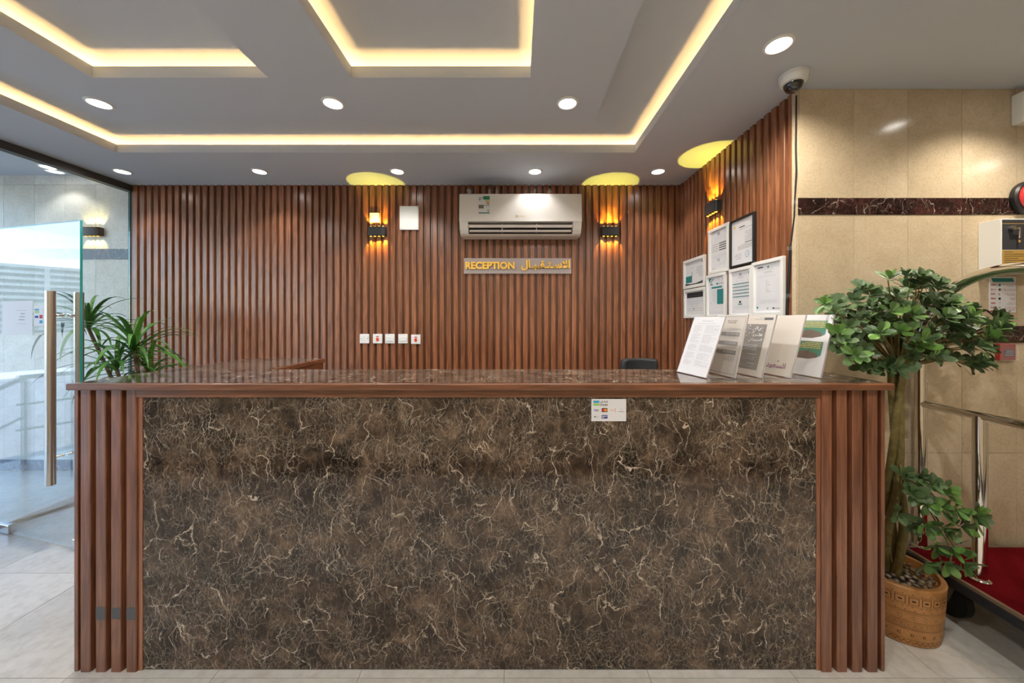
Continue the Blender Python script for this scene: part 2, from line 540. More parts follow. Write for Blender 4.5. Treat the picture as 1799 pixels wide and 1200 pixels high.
# ------------------------------------------------------------------ room measures
YB = 3.313        # front of the slats on the back wall
XR = 1.534        # front of the slats on the right-hand wall
XL = -3.644       # glass front
YM = 1.929        # marble wall
YF = -0.36        # wall behind the photographer
XE = 4.60         # far end of the lobby to the right
ZC = 2.736        # ceiling
ZU = 2.842        # upper ceiling in the coves
PITCH = 0.0655

# ------------------------------------------------------------------ floor
TP = 0.60
fl = MB().box(XL - 0.1, XE, YF, YB + 0.02, -0.06, -0.004).build('floor', M['floor_grout'])
tag(fl, 'cream stone tiled lobby floor', kind='structure')
tm = {}
x0s = [-2.45 + TP * k for k in range(-2, 12)]
y0s = [2.053 + TP * k for k in range(-5, 3)]
for xa in x0s:
    for ya in y0s:
        a0, a1 = max(xa, XL - 0.1), min(xa + TP, XE)
        b0, b1 = max(ya, YF), min(ya + TP, YB)
        if a1 - a0 < 0.02 or b1 - b0 < 0.02: continue
        key = (round(a1 - a0, 3), round(b1 - b0, 3))
        if key not in tm:
            g = 0.0012
            tm[key] = MB().box(g, key[0] - g, g, key[1] - g, -0.02, 0.0).mesh('tile', M['floor_tile'])
        inst('tile', tm[key], fl, (a0, b0, 0))

# ------------------------------------------------------------------ slat walls
def slat_mesh(h, w=0.041, base=0.048, d=0.018, name='slat', m='slat'):
    c = 0.0025
    poly = [(-base / 2, 0), (-w / 2, -d + c), (-w / 2 + c, -d), (w / 2 - c, -d), (w / 2, -d + c), (base / 2, 0)]
    return MB().prism(poly[::-1], 0, h).mesh(name, M[m])

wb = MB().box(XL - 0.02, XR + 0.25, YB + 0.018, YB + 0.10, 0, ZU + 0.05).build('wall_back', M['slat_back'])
tag(wb, 'walnut slatted wall behind the reception desk', kind='structure')
sm = slat_mesh(ZC)
n = int((XR - XL) / PITCH)
for i in range(n):
    inst('slat', sm, wb, (XL + 0.03 + PITCH * i + PITCH / 2, YB + 0.018, 0))

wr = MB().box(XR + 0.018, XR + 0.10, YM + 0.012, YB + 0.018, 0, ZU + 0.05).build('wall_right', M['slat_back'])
tag(wr, 'walnut slatted side wall carrying the framed certificates', kind='structure')
n = int((YB - YM) / PITCH)
for i in range(n):
    inst('slat', sm, wr, (XR + 0.018, YM + 0.045 + PITCH * i, 0), (0, 0, -math.pi / 2))

# ------------------------------------------------------------------ beige marble wall
wm = MB().box(XR + 0.03, XE, YM + 0.010, YM + 0.012 + 0.10, 0, ZU + 0.05).build('wall_alcove', M['grout'])
tag(wm, 'beige marble tiled wall beside the desk with two dark marble bands', kind='structure')
xj = [XR + 0.012, wx(1500, YM), wx(1595, YM), wx(1690, YM), wx(1786, YM)]
while xj[-1] < XE: xj.append(xj[-1] + 0.296)
xj[-1] = XE
zr = [(ZC, wz(348, YM), 'beige'), (wz(377, YM), wz(573, YM), 'beige'), (wz(602, YM), wz(796, YM), 'beige'), (wz(796, YM), 0.0, 'beige')]
for zt, zb, k in zr:
    for a, b_ in zip(xj[:-1], xj[1:]):
        g = 0.0009
        MB().box(a + g, b_ - g, YM, YM + 0.014, zb + g, zt - g).build('tile', M[k], wm)
bj = [XR + 0.006, wx(1562, YM), wx(1650, YM), wx(1718, YM), wx(1812, YM)]
while bj[-1] < XE: bj.append(bj[-1] + 0.30)
for zt, zb in ((wz(348, YM), wz(377, YM)), (wz(573, YM), wz(602, YM))):
    for a, b_ in zip(bj[:-1], bj[1:]):
        MB().box(a + 0.0006, b_ - 0.0006, YM - 0.004, YM + 0.014, zb + 0.0006, zt - 0.0006).build('border_tile', M['border'], wm)
tr = MB().box(XR - 0.004, XR + 0.012, YM + 0.002, YM + 0.03, 0, ZC).build('trim_1', M['beige'])
tag(tr, 'thin beige stone edge strip at the corner of the slatted side wall', kind='structure')

# ------------------------------------------------------------------ walls out of view
wf = MB().box(XL - 0.1, XE, YF - 0.12, YF, 0, ZU + 0.05).build('wall_front', M['beige'])
tag(wf, 'beige marble wall facing the reception desk', kind='structure')
sk = MB().box(XL, XE, YF, YF + 0.012, 0, 0.17).build('baseboard_front', M['border'])
tag(sk, 'dark marble skirting facing the reception desk', kind='structure')
we = MB().box(XE, XE + 0.1, YF - 0.12, YM + 0.1, 0, ZU + 0.05).build('wall_end', M['beige'])
tag(we, 'beige wall at the far end of the lobby', kind='structure')

# ------------------------------------------------------------------ ceiling with lit coves
LIP = 0.06
OPEN = (-3.02, 0.895, 0.30, 2.667)
PANEL = (-2.595, 0.50, 0.72, 2.244)
REC = [(-2.207, -1.293, 0.93, 1.839), (-0.860, 0.074, 0.93, 1.839)]
LEDGE = 0.17
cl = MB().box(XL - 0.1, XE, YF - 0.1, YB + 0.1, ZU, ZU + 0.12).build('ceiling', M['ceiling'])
tag(cl, 'grey painted ceiling with warm lit coves', kind='structure')
def ring(mb, outer, inner, z0, z1):
    ox0, ox1, oy0, oy1 = outer; ix0, ix1, iy0, iy1 = inner
    mb.box(ox0, ox1, oy0, iy0, z0, z1); mb.box(ox0, ox1, iy1, oy1, z0, z1)
    mb.box(ox0, ix0, iy0, iy1, z0, z1); mb.box(ix1, ox1, iy0, iy1, z0, z1)
def grow(r, d): return (r[0] - d, r[1] + d, r[2] - d, r[3] + d)
T = 0.012
# perimeter soffit
mb = MB()
ring(mb, (XL - 0.06, XE, YF, YB + 0.018), OPEN, ZC, ZC + 0.008)
ring(mb, grow(OPEN, LEDGE + 0.02), grow(OPEN, LEDGE), ZC + 0.008, ZU)
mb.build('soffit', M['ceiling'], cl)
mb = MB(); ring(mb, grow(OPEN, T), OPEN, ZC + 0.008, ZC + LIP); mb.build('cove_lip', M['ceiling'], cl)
# hanging centre panel with two recesses
mb = MB()
px0, px1, py0, py1 = PANEL
xm = (REC[0][1] + REC[1][0]) / 2
ring(mb, (px0, xm, py0, py1), REC[0], ZC, ZC + 0.008)
ring(mb, (xm, px1, py0, py1), REC[1], ZC, ZC + 0.008)
ring(mb, PANEL, grow(PANEL, -0.012), ZC + 0.008, ZU)
for r in REC: ring(mb, grow(r, LEDGE + 0.012), grow(r, LEDGE), ZC + 0.008, ZU)
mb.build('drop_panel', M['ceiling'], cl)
for r in REC:
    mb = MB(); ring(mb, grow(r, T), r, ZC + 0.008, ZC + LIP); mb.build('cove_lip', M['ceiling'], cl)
# LED strips lying behind the lips
led = mat('led_strip', (0.9, 0.8, 0.6), 0.5, emit=COVE_COLOR, estr=COVE_E)
def strips(r, off, e=None):
    q = grow(r, off); w = 0.005; z = ZC + 0.012
    for (a0, a1, b0, b1) in ((q[0], q[1], q[2] - w, q[2] + w), (q[0], q[1], q[3] - w, q[3] + w),
                             (q[0] - w, q[0] + w, q[2], q[3]), (q[1] - w, q[1] + w, q[2], q[3])):
        MB().box(a0, a1, b0, b1, z, z + 0.003).build('led_strip', led, cl)
strips(OPEN, 0.085)
for r in REC: strips(r, 0.085)

# ------------------------------------------------------------------ glass front on the left, with the open glass door
DOOR_F = Vector((-2.771, 2.249, 0)); DOOR_H = Vector((-3.625, 2.463, 0))
wn = MB().box(XL - 0.006, XL + 0.006, DOOR_H.y + 0.02, YB + 0.01, 0.05, ZC - 0.06).build('window_1', [M['glass']])
tag(wn, 'fixed glass pane of the lobby front next to the slatted wall', kind='structure')
MB().box(XL - 0.0055, XL + 0.0055, YB + 0.0105, YB + 0.0135, 0.05, ZC - 0.06).build('glass_edge', M['glass_edge'], wn)
wn2 = MB().box(XL - 0.006, XL + 0.006, YF, 1.52, 0.05, ZC - 0.06).build('window_2', M['glass'])
tag(wn2, 'fixed glass pane of the lobby front before the doorway', kind='structure')
wn3 = MB().box(XL - 0.006, XL + 0.006, 1.53, DOOR_H.y + 0.01, 2.13, ZC - 0.06).build('window_3', M['glass'])
tag(wn3, 'glass transom above the open doorway', kind='structure')
hd = MB().box(XL - 0.03, XL + 0.03, YF, YB + 0.018, ZC - 0.06, ZC).build('trim_2', M['dark_metal'])
tag(hd, 'dark metal header rail along the top of the glass front', kind='structure')
kb = MB().box(XL - 0.10, XL + 0.075, DOOR_H.y + 0.02, YB + 0.018, 0, 0.05)
kb.box(XL - 0.10, XL + 0.075, YF, 1.52, 0, 0.05)
kb = kb.build('trim_3', M['floor_tile'], bevel=0.004)
tag(kb, 'pale stone kerb under the glass front', kind='structure')

# door, authored flat in x (0 = free edge, + towards the hinge), then turned
DW = (DOOR_H - DOOR_F).length
ang = math.atan2(DOOR_H.y - DOOR_F.y, DOOR_H.x - DOOR_F.x)     # local x runs from free edge to hinge
dr = thing('door_1', 'open frameless glass door with long steel pull handles', None, (DOOR_F.x, DOOR_F.y, 0), ang, kind='structure')
# local y: + points away from camera? camera side is local +y for this turn
mbd = MB()
mbd.box(0.003, DW, -0.006, 0.006, 0.012, 2.107, m=0)
dpane = mbd.build('pane', M['glass'], dr)
MB().box(0.0, 0.003, -0.006, 0.006, 0.012, 2.107).build('glass_edge', M['glass_edge'], dr)
MB().box(0.02, DW, -0.0058, 0.0058, 2.107, 2.1085).build('glass_edge', M['glass_edge'], dr)
for s in (1, -1):
    hx = 0.16
    h = MB().tube([(hx, s * 0.062, 0.43), (hx, s * 0.062, 1.655)], 0.024, 20).build('handle', M['steel'], dr, smooth=True)
    for z in (0.60, 1.50):
        MB().tube([(hx, s * 0.007, z), (hx, s * 0.05, z)], 0.0075, 12).build('standoff', M['chrome'], h, smooth=True)
        MB().tube([(hx, s * 0.0065, z), (hx, s * 0.014, z)], 0.013, 12).build('standoff_collar', M['chrome'], h, smooth=True)
MB().box(0.0, 0.06, -0.014, 0.014, 0.006, 0.075).build('patch_lock', M['steel'], dr, bevel=0.004)
MB().box(DW - 0.16, DW, -0.014, 0.014, 0.004, 0.065).build('patch_hinge', M['steel'], dr, bevel=0.004)
def door_sheet(name, label, t0, t1, z0, z1, side=1):
    mid = DOOR_F.lerp(DOOR_H, (t0 + t1) / 2 / DW)
    r = thing(name, label, 'notice', (mid.x, mid.y, z0), ang + math.pi)   # local -y now faces the camera
    return r, (t1 - t0), (z1 - z0)
r, w_, h_ = door_sheet('notice', 'pale grey paper notice taped to the glass door', 0.47, 0.80, 1.37, 1.60)
MB().box(-w_ / 2, w_ / 2, -0.0085, -0.0065, 0, h_).build('sheet', M['paper'], r)
mb = MB(); q = -0.0090
mb.quad((0.0, q, 0.075), (0.10, q, 0.075), (0.10, q, 0.077), (0.0, q, 0.077), m=IK['ink_grey'])
mb.quad((0.0, q, 0.165), (0.10, q, 0.165), (0.10, q, 0.167), (0.0, q, 0.167), m=IK['ink_grey'])
for k in range(3):
    mb.quad((0.02 + 0.01 * k, q, 0.10 + 0.02 * k), (0.085, q, 0.10 + 0.02 * k), (0.085, q, 0.107 + 0.02 * k), (0.02 + 0.01 * k, q, 0.107 + 0.02 * k), m=IK['ink_grey'])
mb.build('print', INKM, r)
r, w_, h_ = door_sheet('payment_sticker', 'small white payment card sticker on the glass door next to the handle', 0.335, 0.455, 1.43, 1.57)
MB().box(-w_ / 2, w_ / 2, -0.0085, -0.0065, 0, h_).build('sheet', M['paper'], r)
mb = MB()
for (a, b_, c_, d_, k) in ((-.05, -.005, .105, .115, 'ink_sky'), (-.05, -.005, .09, .10, 'ink_lime'), (-.05, -.012, .055, .07, 'ink_navy'),
                           (.0, .032, .052, .075, 'ink_red'), (.0, .032, .02, .04, 'ink_sky')):
    mb.quad((a, q, c_), (b_, q, c_), (b_, q, d_), (a, q, d_), m=IK[k])
mb.build('print', INKM, r)

# ------------------------------------------------------------------ outside
YO = 3.44
ow = MB().box(-7.2, XL - 0.02, YO + 0.012, YO + 0.3, -0.6, 3.4).build('wall_outside', M['grout'])
tag(ow, 'pale stone clad wall outside the glass front', kind='structure')
ox = [XL - 0.02]
first = wx(168, YO)
ox += [first - 0.2985 * k for k in range(0, 12)]
ox = [v for v in ox if v > -7.2] + [-7.2]
rows_o = [(2.88, 2.785), (2.785, 2.16), (2.06, 1.46), (1.46, 0.86), (0.86, 0.105)]
for zt, zb in rows_o:
    for a, b_ in zip(ox[:-1], ox[1:]):
        MB().box(b_ + 0.001, a - 0.001, YO, YO + 0.014, zb + 0.001, zt - 0.001).build('tile', M['outstone'], ow)
bx_ = [XL - 0.02, -4.40, -4.95, -5.5, -6.1, -6.7, -7.2]
for zt, zb in ((2.16, 2.06), (0.105, 0.0)):
    for a, b_ in zip(bx_[:-1], bx_[1:]):
        MB().box(b_ + 0.0006, a - 0.0006, YO - 0.003, YO + 0.014, zb, zt).build('border_tile', M['border'], ow)
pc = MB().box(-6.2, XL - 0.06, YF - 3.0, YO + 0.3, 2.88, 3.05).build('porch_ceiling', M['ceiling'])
tag(pc, 'pale porch ceiling outside the glass front', kind='structure')
tf = MB().box(-5.7, XL - 0.1, -3.5, YO + 0.02, -0.5, -0.02).build('porch_floor', M['floor_tile'])
tag(tf, 'pale stone porch floor outside the door', kind='structure')
asph = stone('asphalt', (0.26, 0.265, 0.275), (0.33, 0.335, 0.345), 3.0, 0.85, 0.0)
sand = stone('sandy_ground', (0.28, 0.26, 0.22), (0.36, 0.33, 0.29), 0.6, 0.9, 0.0)
gd = MB().box(-200, -21.5, -120, 90, -0.75, -0.62).build('ground', sand)
tag(gd, 'pale sandy ground across the street', kind='structure')
st = MB().box(-21.2, -5.7, -120, 90, -0.80, -0.66).build('street', asph)
tag(st, 'grey asphalt street outside the porch', kind='structure')
kb2 = MB().box(-21.5, -21.2, -120, 90, -0.78, -0.45).build('kerb', M['white'])
tag(kb2, 'white kerb on the far side of the street', 'kerb')
# porch railing
rl = thing('railing', 'pale metal porch railing with a sloping stair rail', 'railing', (-5.45, 2.1, -0.02))
rmat = mat('railing_paint', (0.45, 0.50, 0.55), 0.35, 0.5)
for zz, rr in ((0.90, 0.022), (0.62, 0.012), (0.36, 0.012)):
    MB().tube([(0, -2.6, zz), (0, 0.05, zz)], rr, 10).build('rail', rmat, rl, smooth=True)
for yy in (-2.6, -1.7, -0.85, 0.0):
    MB().tube([(0, yy, 0), (0, yy, 0.90)], 0.022, 10).build('post', rmat, rl, smooth=True)
for zz, rr in ((0.90, 0.022), (0.50, 0.012)):
    MB().tube([(0, 0.0, zz), (0, 0.45, zz - 0.28), (0, 0.95, zz - 0.59)], rr, 10).build('stair_rail', rmat, rl, smooth=True)
# office block far behind the street
bd = thing('office_building', 'long pale grey office block with slatted floors across the street', 'building', (-88, 0, -0.62), math.radians(3))
bmat = mat('building_dark', (0.10, 0.13, 0.16), 0.3)
bl = mat('building_bands', (0.26, 0.29, 0.31), 0.6)
MB().box(-12, 0, -15.5, 40, 0, 9.9).build('body', bmat, bd)
bandm = MB().box(-0.2, 0.6, -15.6, 40, 0, 0.42).mesh('floor_band', bl)
for k in range(11): inst('floor_band', bandm, bd, (0, 0, 0.4 + 0.92 * k))
colm = MB().box(-0.2, 0.75, -0.25, 0.25, 0, 9.95).mesh('column', bl)
for k in range(13): inst('column', colm, bd, (0, -15.2 + 4.5 * k, 0))
MB().box(-9, -4, 2, 5, 9.9, 11.2).build('roof_hut', bl, bd)

# ------------------------------------------------------------------ lamps
def disc_mat(name, col, s):
    return mat(name, (0.9, 0.9, 0.9), 0.5, emit=col, estr=s)
M['lens_on'] = disc_mat('downlight_lens', (1.0, 0.95, 0.88), 9.0)
_dl = {}
def downlight(label, x, y, z=ZC, r=0.062, watts=DOWN_W, group='round recessed ceiling lights', color=DOWN_COLOR, cone=112, blend=0.35):
    t = thing('downlight', label, 'ceiling light', (x, y, z), 0, group)
    if not _dl:
        _dl['ring'] = MB().lathe([(r * 0.74, -0.001), (r * 0.82, -0.007), (r * 0.97, -0.005), (r, 0.0)], 32, cap=False).mesh('trim_ring', M['white'], True)
        _dl['lens'] = MB().lathe([(0.0005, -0.0045), (r * 0.45, -0.0045), (r * 0.76, -0.0035)], 32, cap=False).mesh('lens', M['lens_on'], True)
    inst('trim_ring', _dl['ring'], t)
    inst('lens', _dl['lens'], t)
    ld = bpy.data.lights.new('downlight_lamp', 'SPOT')
    ld.energy = watts; ld.color = color; ld.spot_size = math.radians(cone); ld.spot_blend = blend
    ld.shadow_soft_size = 0.045
    lo = bpy.data.objects.new('downlight_lamp', ld)
    COL.objects.link(lo); lo.parent = t; lo.location = (0, 0, -0.012)
    return t
Yb = FPX * (ZC - EYE) / (CY - 301)
for px, lb in ((215, 'small round downlight over the back wall, nearest the glass front'),
               (456, 'small round downlight over the back wall, second from the glass front'),
               (698, 'small round downlight above the white blank cover plate'),
               (940, 'small round downlight directly above the air conditioner'),
               (1156, 'small round downlight in the corner over the office chair')):
    downlight(lb, wx(px, Yb), Yb, watts=5.5 if px == 940 else 9.0, blend=0.5)
Yn = FPX * (ZC - EYE) / (CY - 181)
for px, lb in ((174, 'round downlight in the hanging centre panel below the left lit recess'),
               (585, 'round downlight in the hanging centre panel between the two lit recesses'),
               (997, 'round downlight in the hanging centre panel right of the middle recess')):
    downlight(lb, wx(px, Yn), Yn, cone=160, blend=0.7)
downlight('large bright round downlight beside the dome camera', wx(1368, 1.616), 1.616, cone=160, blend=0.6, color=WARM)
downlight('round downlight over the luggage cart', 2.46, 1.56, watts=30.0, cone=124, blend=0.7, color=WARM)
downlight('added unseen fill light over the lobby floor right of the photographer', 2.46, 0.45, cone=165, blend=0.8, watts=16.0, color=WARM)  # this and the next four are unseen downlights, added as general fill
downlight('added unseen fill light over the far end of the lobby', 3.8, 1.0, cone=165, blend=0.8, watts=10.0, color=WARM)
downlight('added unseen fill light over the lobby near the desk corner', 1.2, 0.30, cone=165, blend=0.8, watts=46.0)
downlight('added unseen fill light over the lobby close behind the photographer', -0.5, 0.10, cone=165, blend=0.8, watts=46.0)
downlight('added unseen fill light over the lobby near the entrance', -2.2, 0.10, cone=165, blend=0.8, watts=46.0)
downlight('round downlight in the porch ceiling outside the glass front', wx(84, 3.25), 3.25, 2.88, watts=6.0)

AMBER = (1.0, 0.55, 0.06)
YELLOW = (1.0, 0.80, 0.10)
_sc = {}
def sconce(label, loc, rotz, e_up=5.0, e_fan=2.8, color=AMBER, yellow=YELLOW):
    t = thing('wall_sconce', label, 'wall light', loc, rotz, 'black curved up and down wall lights')
    W, H, D = 0.165, 0.078, 0.058
    if not _sc:
        pts = [(W / 2, 0), (W / 2, -D * 0.62)]
        for k in range(0, 9):
            a = math.radians(20 + 140 * k / 8)
            pts.append((W / 2 * 1.0 * math.cos(a) * 1.02, -D * (0.62 + 0.38 * math.sin(a))))
        pts += [(-W / 2, -D * 0.62), (-W / 2, 0)]
        _sc['body'] = MB().prism(pts[::-1], -H / 2, H / 2).mesh('body', M['sconce'], False)
        _sc['lens_mat'] = mat('sconce_lens', (0.9, 0.7, 0.2), 0.3, emit=(1.0, 0.62, 0.10), estr=0.6)
        _sc['lens'] = MB().lathe([(0.012, 0), (0.011, 0.006), (0.006, 0.011), (0.001, 0.012)], 14).mesh('lens', _sc['lens_mat'], True)
        _sc['rim'] = MB().lathe([(0.016, -0.001), (0.016, 0.004), (0.0125, 0.004)], 14, cap=False).mesh('lens_rim', M['black'], True)
    inst('body', _sc['body'], t)
    for s in (1, -1):
        for k in range(4):
            x = -0.057 + 0.038 * k
            rot = (0, 0, 0) if s > 0 else (math.pi, 0, 0)
            inst('lens', _sc['lens'], t, (x, -0.028, s * H / 2), rot)
            inst('lens_rim', _sc['rim'], t, (x, -0.028, s * H / 2), rot)
            ld = bpy.data.lights.new('sconce_lamp', 'SPOT')
            ld.energy = e_fan; ld.color = color
            ld.spot_size = math.radians(46); ld.spot_blend = 0.25; ld.shadow_soft_size = 0.004
            lo = bpy.data.objects.new('sconce_lamp', ld)
            COL.objects.link(lo); lo.parent = t
            lo.location = (x, -0.030, s * (H / 2 + 0.014))
            d = Vector(((k - 1.5) * 0.20, 0.50, s * 1.0))
            lo.rotation_euler = d.to_track_quat('-Z', 'Y').to_euler()
    ld = bpy.data.lights.new('sconce_up_lamp', 'SPOT')
    ld.energy = e_up; ld.color = yellow; ld.spot_size = math.radians(68); ld.spot_blend = 0.06; ld.shadow_soft_size = 0.004
    lo = bpy.data.objects.new('sconce_up_lamp', ld)
    COL.objects.link(lo); lo.parent = t; lo.location = (0, -0.034, H / 2 + 0.016)
    lo.rotation_euler = (math.pi, 0, 0)
    return t
ZS = wz(406, YB - 0.04)
sconce('black curved wall light under the single socket', (wx(664.5, YB), YB, ZS), 0)
sconce('black curved wall light right of the air conditioner', (wx(1070, YB), YB, ZS), 0)
sconce('black curved wall light above the framed certificates on the side wall', (XR, FPX * XR / (1257 - CX), wz(366, FPX * XR / (1257 - CX))), -math.pi / 2)
sconce('black curved wall light on the pale stone wall outside the glass', (wx(168, YO), YO - 0.001, wz(408, YO)), 0, e_up=0.4, e_fan=1.0, color=(1.0, 0.78, 0.25))

# ------------------------------------------------------------------ reception counter
ct = thing('reception_counter', 'L-shaped reception desk with brown marble front and walnut slatted ends', 'reception desk', (0, 0, 0))
ZT = 1.212
top_poly = [(-1.860, 1.455), (1.562, 1.455), (1.562, 1.915), (1.50, 1.915), (1.50, 1.88), (-1.300, 1.88), (-1.300, 2.40), (-1.815, 2.40)]
def inset_poly():
    return [(-1.838, 1.477), (1.540, 1.477), (1.540, 1.905), (1.50, 1.905), (1.50, 1.868), (-1.312, 1.868), (-1.312, 2.388), (-1.795, 2.388)]
MB().prism(top_poly, ZT - 0.028, ZT - 0.001).build('edge_trim', M['wood_x'], ct, bevel=0.004)
MB().prism(inset_poly(), ZT - 0.02, ZT).build('worktop', M['marble_top'], ct)
# carcass
MB().box(-1.845, 1.545, 1.497, 1.512, 0.0, ZT - 0.028).build('front_board', M['slat_back'], ct)
MB().box(-1.845, -1.835, 1.512, 2.38, 0.0, ZT - 0.028).build('side_board', M['wood_y'], ct)
MB().box(1.535, 1.545, 1.512, 1.905, 0.0, ZT - 0.028).build('side_board', M['wood_y'], ct)
MB().box(-1.32, -1.312, 1.86, 2.38, 0.0, ZT - 0.085).build('inner_board', M['marble'], ct)
MB().box(-1.32, -1.308, 1.86, 2.385, ZT - 0.085, ZT - 0.028).build('inner_rail', M['wood_y'], ct)
MB().box(-1.835, -1.305, 2.375, 2.388, 0.0, ZT - 0.028).build('end_board', M['wood_x'], ct)
MB().box(-1.31, 1.535, 1.85, 1.862, 0.0, ZT - 0.028).build('inner_board', M['wood_x'], ct)
# front: marble, rails, slats
MB().box(-1.572, 1.262, 1.487, 1.4985, 0.003, 1.150).build('marble_panel', M['marble'], ct)
MB().box(-1.60, 1.29, 1.478, 1.498, 1.150, ZT - 0.028).build('top_rail', M['wood_x'], ct, bevel=0.002)
for xa, xb in ((-1.590, -1.572), (1.262, 1.280)):
    MB().box(xa, xb, 1.484, 1.498, 0.0, 1.150).build('stile', M['slat'], ct, bevel=0.0015)
for xa, xb in ((-1.855, -1.838), (1.531, 1.547)):
    MB().box(xa, xb, 1.480, 1.512, 0.0, ZT - 0.028).build('corner_strip', M['counter_slat'], ct, bevel=0.002)
csm = slat_mesh(ZT - 0.030, 0.042, 0.046, 0.020, m='counter_slat')
slats_l = []
for xc in (-1.8045, -1.7405, -1.6765, -1.6125):
    slats_l.append(inst('slat', csm, ct, (xc, 1.497, 0.0)))
for xc in (1.301, 1.365, 1.429, 1.493):
    inst('slat', csm, ct, (xc, 1.497, 0.0))
# knocks on the left slats where the veneer has broken away
chip = mat('bare_core', (0.095, 0.095, 0.10), 0.8)
random.seed(5)
for k, o in enumerate(slats_l[1:]):
    pts = []
    zc0 = wz(1078, 1.477)
    ww, hh = 0.019, 0.026
    for i in range(12):
        a = 2 * math.pi * i / 12
        j = random.uniform(0.75, 1.1)
        pts.append((ww * max(-1, min(1, 2.4 * math.cos(a))) * (0.9 + 0.1 * j), hh * max(-1, min(1, 2.4 * math.sin(a))) * j))
    mbc = MB()
    b0 = len(mbc.v)
    mbc.v += [(x, -0.0206, zc0 + z) for x, z in pts] + [(x * 0.9, -0.0185, zc0 + z * 0.9) for x, z in pts]
    mbc.f.append(tuple(range(12))); mbc.m.append(0)
    for i in range(12):
        mbc.f.append((i, (i + 1) % 12, 12 + (i + 1) % 12, 12 + i)); mbc.m.append(0)
    mbc.build('worn_patch', chip, o, label='dark worn patch where the veneer is gone')

# payment sticker on the marble
sx0, sx1 = wx(1039, 1.486), wx(1100, 1.486)
sz0, sz1 = wz(740, 1.486), wz(701, 1.486)
sticker = thing('payment_sticker', 'white payment card sticker on the brown marble front', 'sticker', (sx0, 1.487, sz0))
SW, SH = sx1 - sx0, sz1 - sz0
MB().box(0, SW, -0.0012, 0, 0, SH).build('sheet', M['paper'], sticker)
mb = MB()
def R(mb, u0, u1, v0, v1, W, H, k, y=-0.0017):
    mb.quad((u0 * W, y, (1 - v1) * H), (u1 * W, y, (1 - v1) * H), (u1 * W, y, (1 - v0) * H), (u0 * W, y, (1 - v0) * H), m=IK[k])
def TXT(mb, s, u0, u1, v0, v1, W, H, k, y=-0.0018, bold=0.0):
    lettering(mb, s, u0 * W, u1 * W, (1 - v1) * H, (1 - v0) * H, y, IK[k], bold=bold)
def CIRC(mb, u, v, r, W, H, k, y=-0.0019, n=18):
    b = len(mb.v)
    mb.v += [(u * W + r * math.cos(2 * math.pi * i / n), y, (1 - v) * H + r * math.sin(2 * math.pi * i / n)) for i in range(n)]
    mb.f.append(tuple(range(b, b + n))); mb.m.append(IK[k])
R(mb, .055, .225, .075, .175, SW, SH, 'ink_sky'); R(mb, .055, .225, .205, .295, SW, SH, 'ink_lime')
TXT(mb, arabic('مدى'), .245, .47, .07, .19, SW, SH, 'ink', bold=0.01)
TXT(mb, 'mada', .245, .47, .205, .30, SW, SH, 'ink', bold=0.01)
TXT(mb, 'VISA', .065, .215, .46, .555, SW, SH, 'ink_navy', bold=0.02)
R(mb, .295, .46, .41, .59, SW, SH, 'ink')
CIRC(mb, .352, .50, SH * .068, SW, SH, 'ink_red'); CIRC(mb, .405, .50, SH * .068, SW, SH, 'ink_orange', y=-0.0021)
R(mb, .53, .68, .49, .515, SW, SH, 'ink_orange'); R(mb, .685, .70, .42, .47, SW, SH, 'ink_red'); R(mb, .685, .70, .53, .59, SW, SH, 'ink_red')
R(mb, .78, .94, .55, .59, SW, SH, 'ink_grey'); CIRC(mb, .86, .46, SH * .045, SW, SH, 'ink_pale')
R(mb, .055, .24, .70, .705, SW, SH, 'ink_pale'); R(mb, .055, .24, .88, .885, SW, SH, 'ink_pale')
R(mb, .055, .06, .70, .885, SW, SH, 'ink_pale'); R(mb, .235, .24, .70, .885, SW, SH, 'ink_pale')
CIRC(mb, .10, .80, SH * .032, SW, SH, 'ink'); TXT(mb, 'Pay', .128, .215, .755, .85, SW, SH, 'ink_grey')
R(mb, .295, .465, .72, .88, SW, SH, 'ink_navy'); R(mb, .31, .45, .765, .79, SW, SH, 'ink_white', y=-0.0021); R(mb, .31, .365, .81, .835, SW, SH, 'ink_white', y=-0.0021)
mb.build('print', INKM, sticker)

# ------------------------------------------------------------------ printed sheets
def lines(mb, u0, u1, v0, v1, n, W, H, k, seed, fill=0.8, thick=0.35, ragged='r', y=-0.0012):
    rnd = random.Random(seed)
    dv = (v1 - v0) / n
    for i in range(n):
        L = (u1 - u0) * (rnd.uniform(0.45, 1.0) if rnd.random() < 0.5 else 1.0) * fill / 0.8
        L = min(L, u1 - u0)
        a = u0 if ragged == 'l' else u1 - L
        if ragged == 'c': a = (u0 + u1 - L) / 2
        e = a + L
        x = a
        while x < e - 0.004:
            wd = rnd.uniform(0.03, 0.10)
            R(mb, x, min(x + wd, e), v0 + i * dv, v0 + i * dv + dv * thick, W, H, k, y)
            x += wd + 0.014

def frame_thing(name, label, px0, px1, zc, w, h, bar, mat_f, X=XR, yrot=-math.pi / 2, group='framed certificates on the side wall', tilt=0.0):
    ya, yb = FPX * (X - 0.012) / (px0 - CX), FPX * (X - 0.012) / (px1 - CX)
    yc = (ya + yb) / 2
    t = thing(name, label, 'picture frame', (X - 0.001, yc, zc - h / 2), yrot, group)
    D = 0.020
    mb = MB()
    for (a0, a1, b0, b1) in ((-w / 2, w / 2, 0, bar), (-w / 2, w / 2, h - bar, h)):
        mb.box(a0, a1, -D, 0, b0, b1)
    for (a0, a1) in ((-w / 2, -w / 2 + bar), (w / 2 - bar, w / 2)):
        mb.box(a0, a1, -D, 0, bar, h - bar)
    fr = mb.build('frame', mat_f, t, bevel=0.002)
    MB().box(-w / 2 + bar, w / 2 - bar, -0.009, -0.004, bar, h - bar).build('paper', M['paper'], t)
    g = MB()
    return t, w - 2 * bar, h - 2 * bar, bar

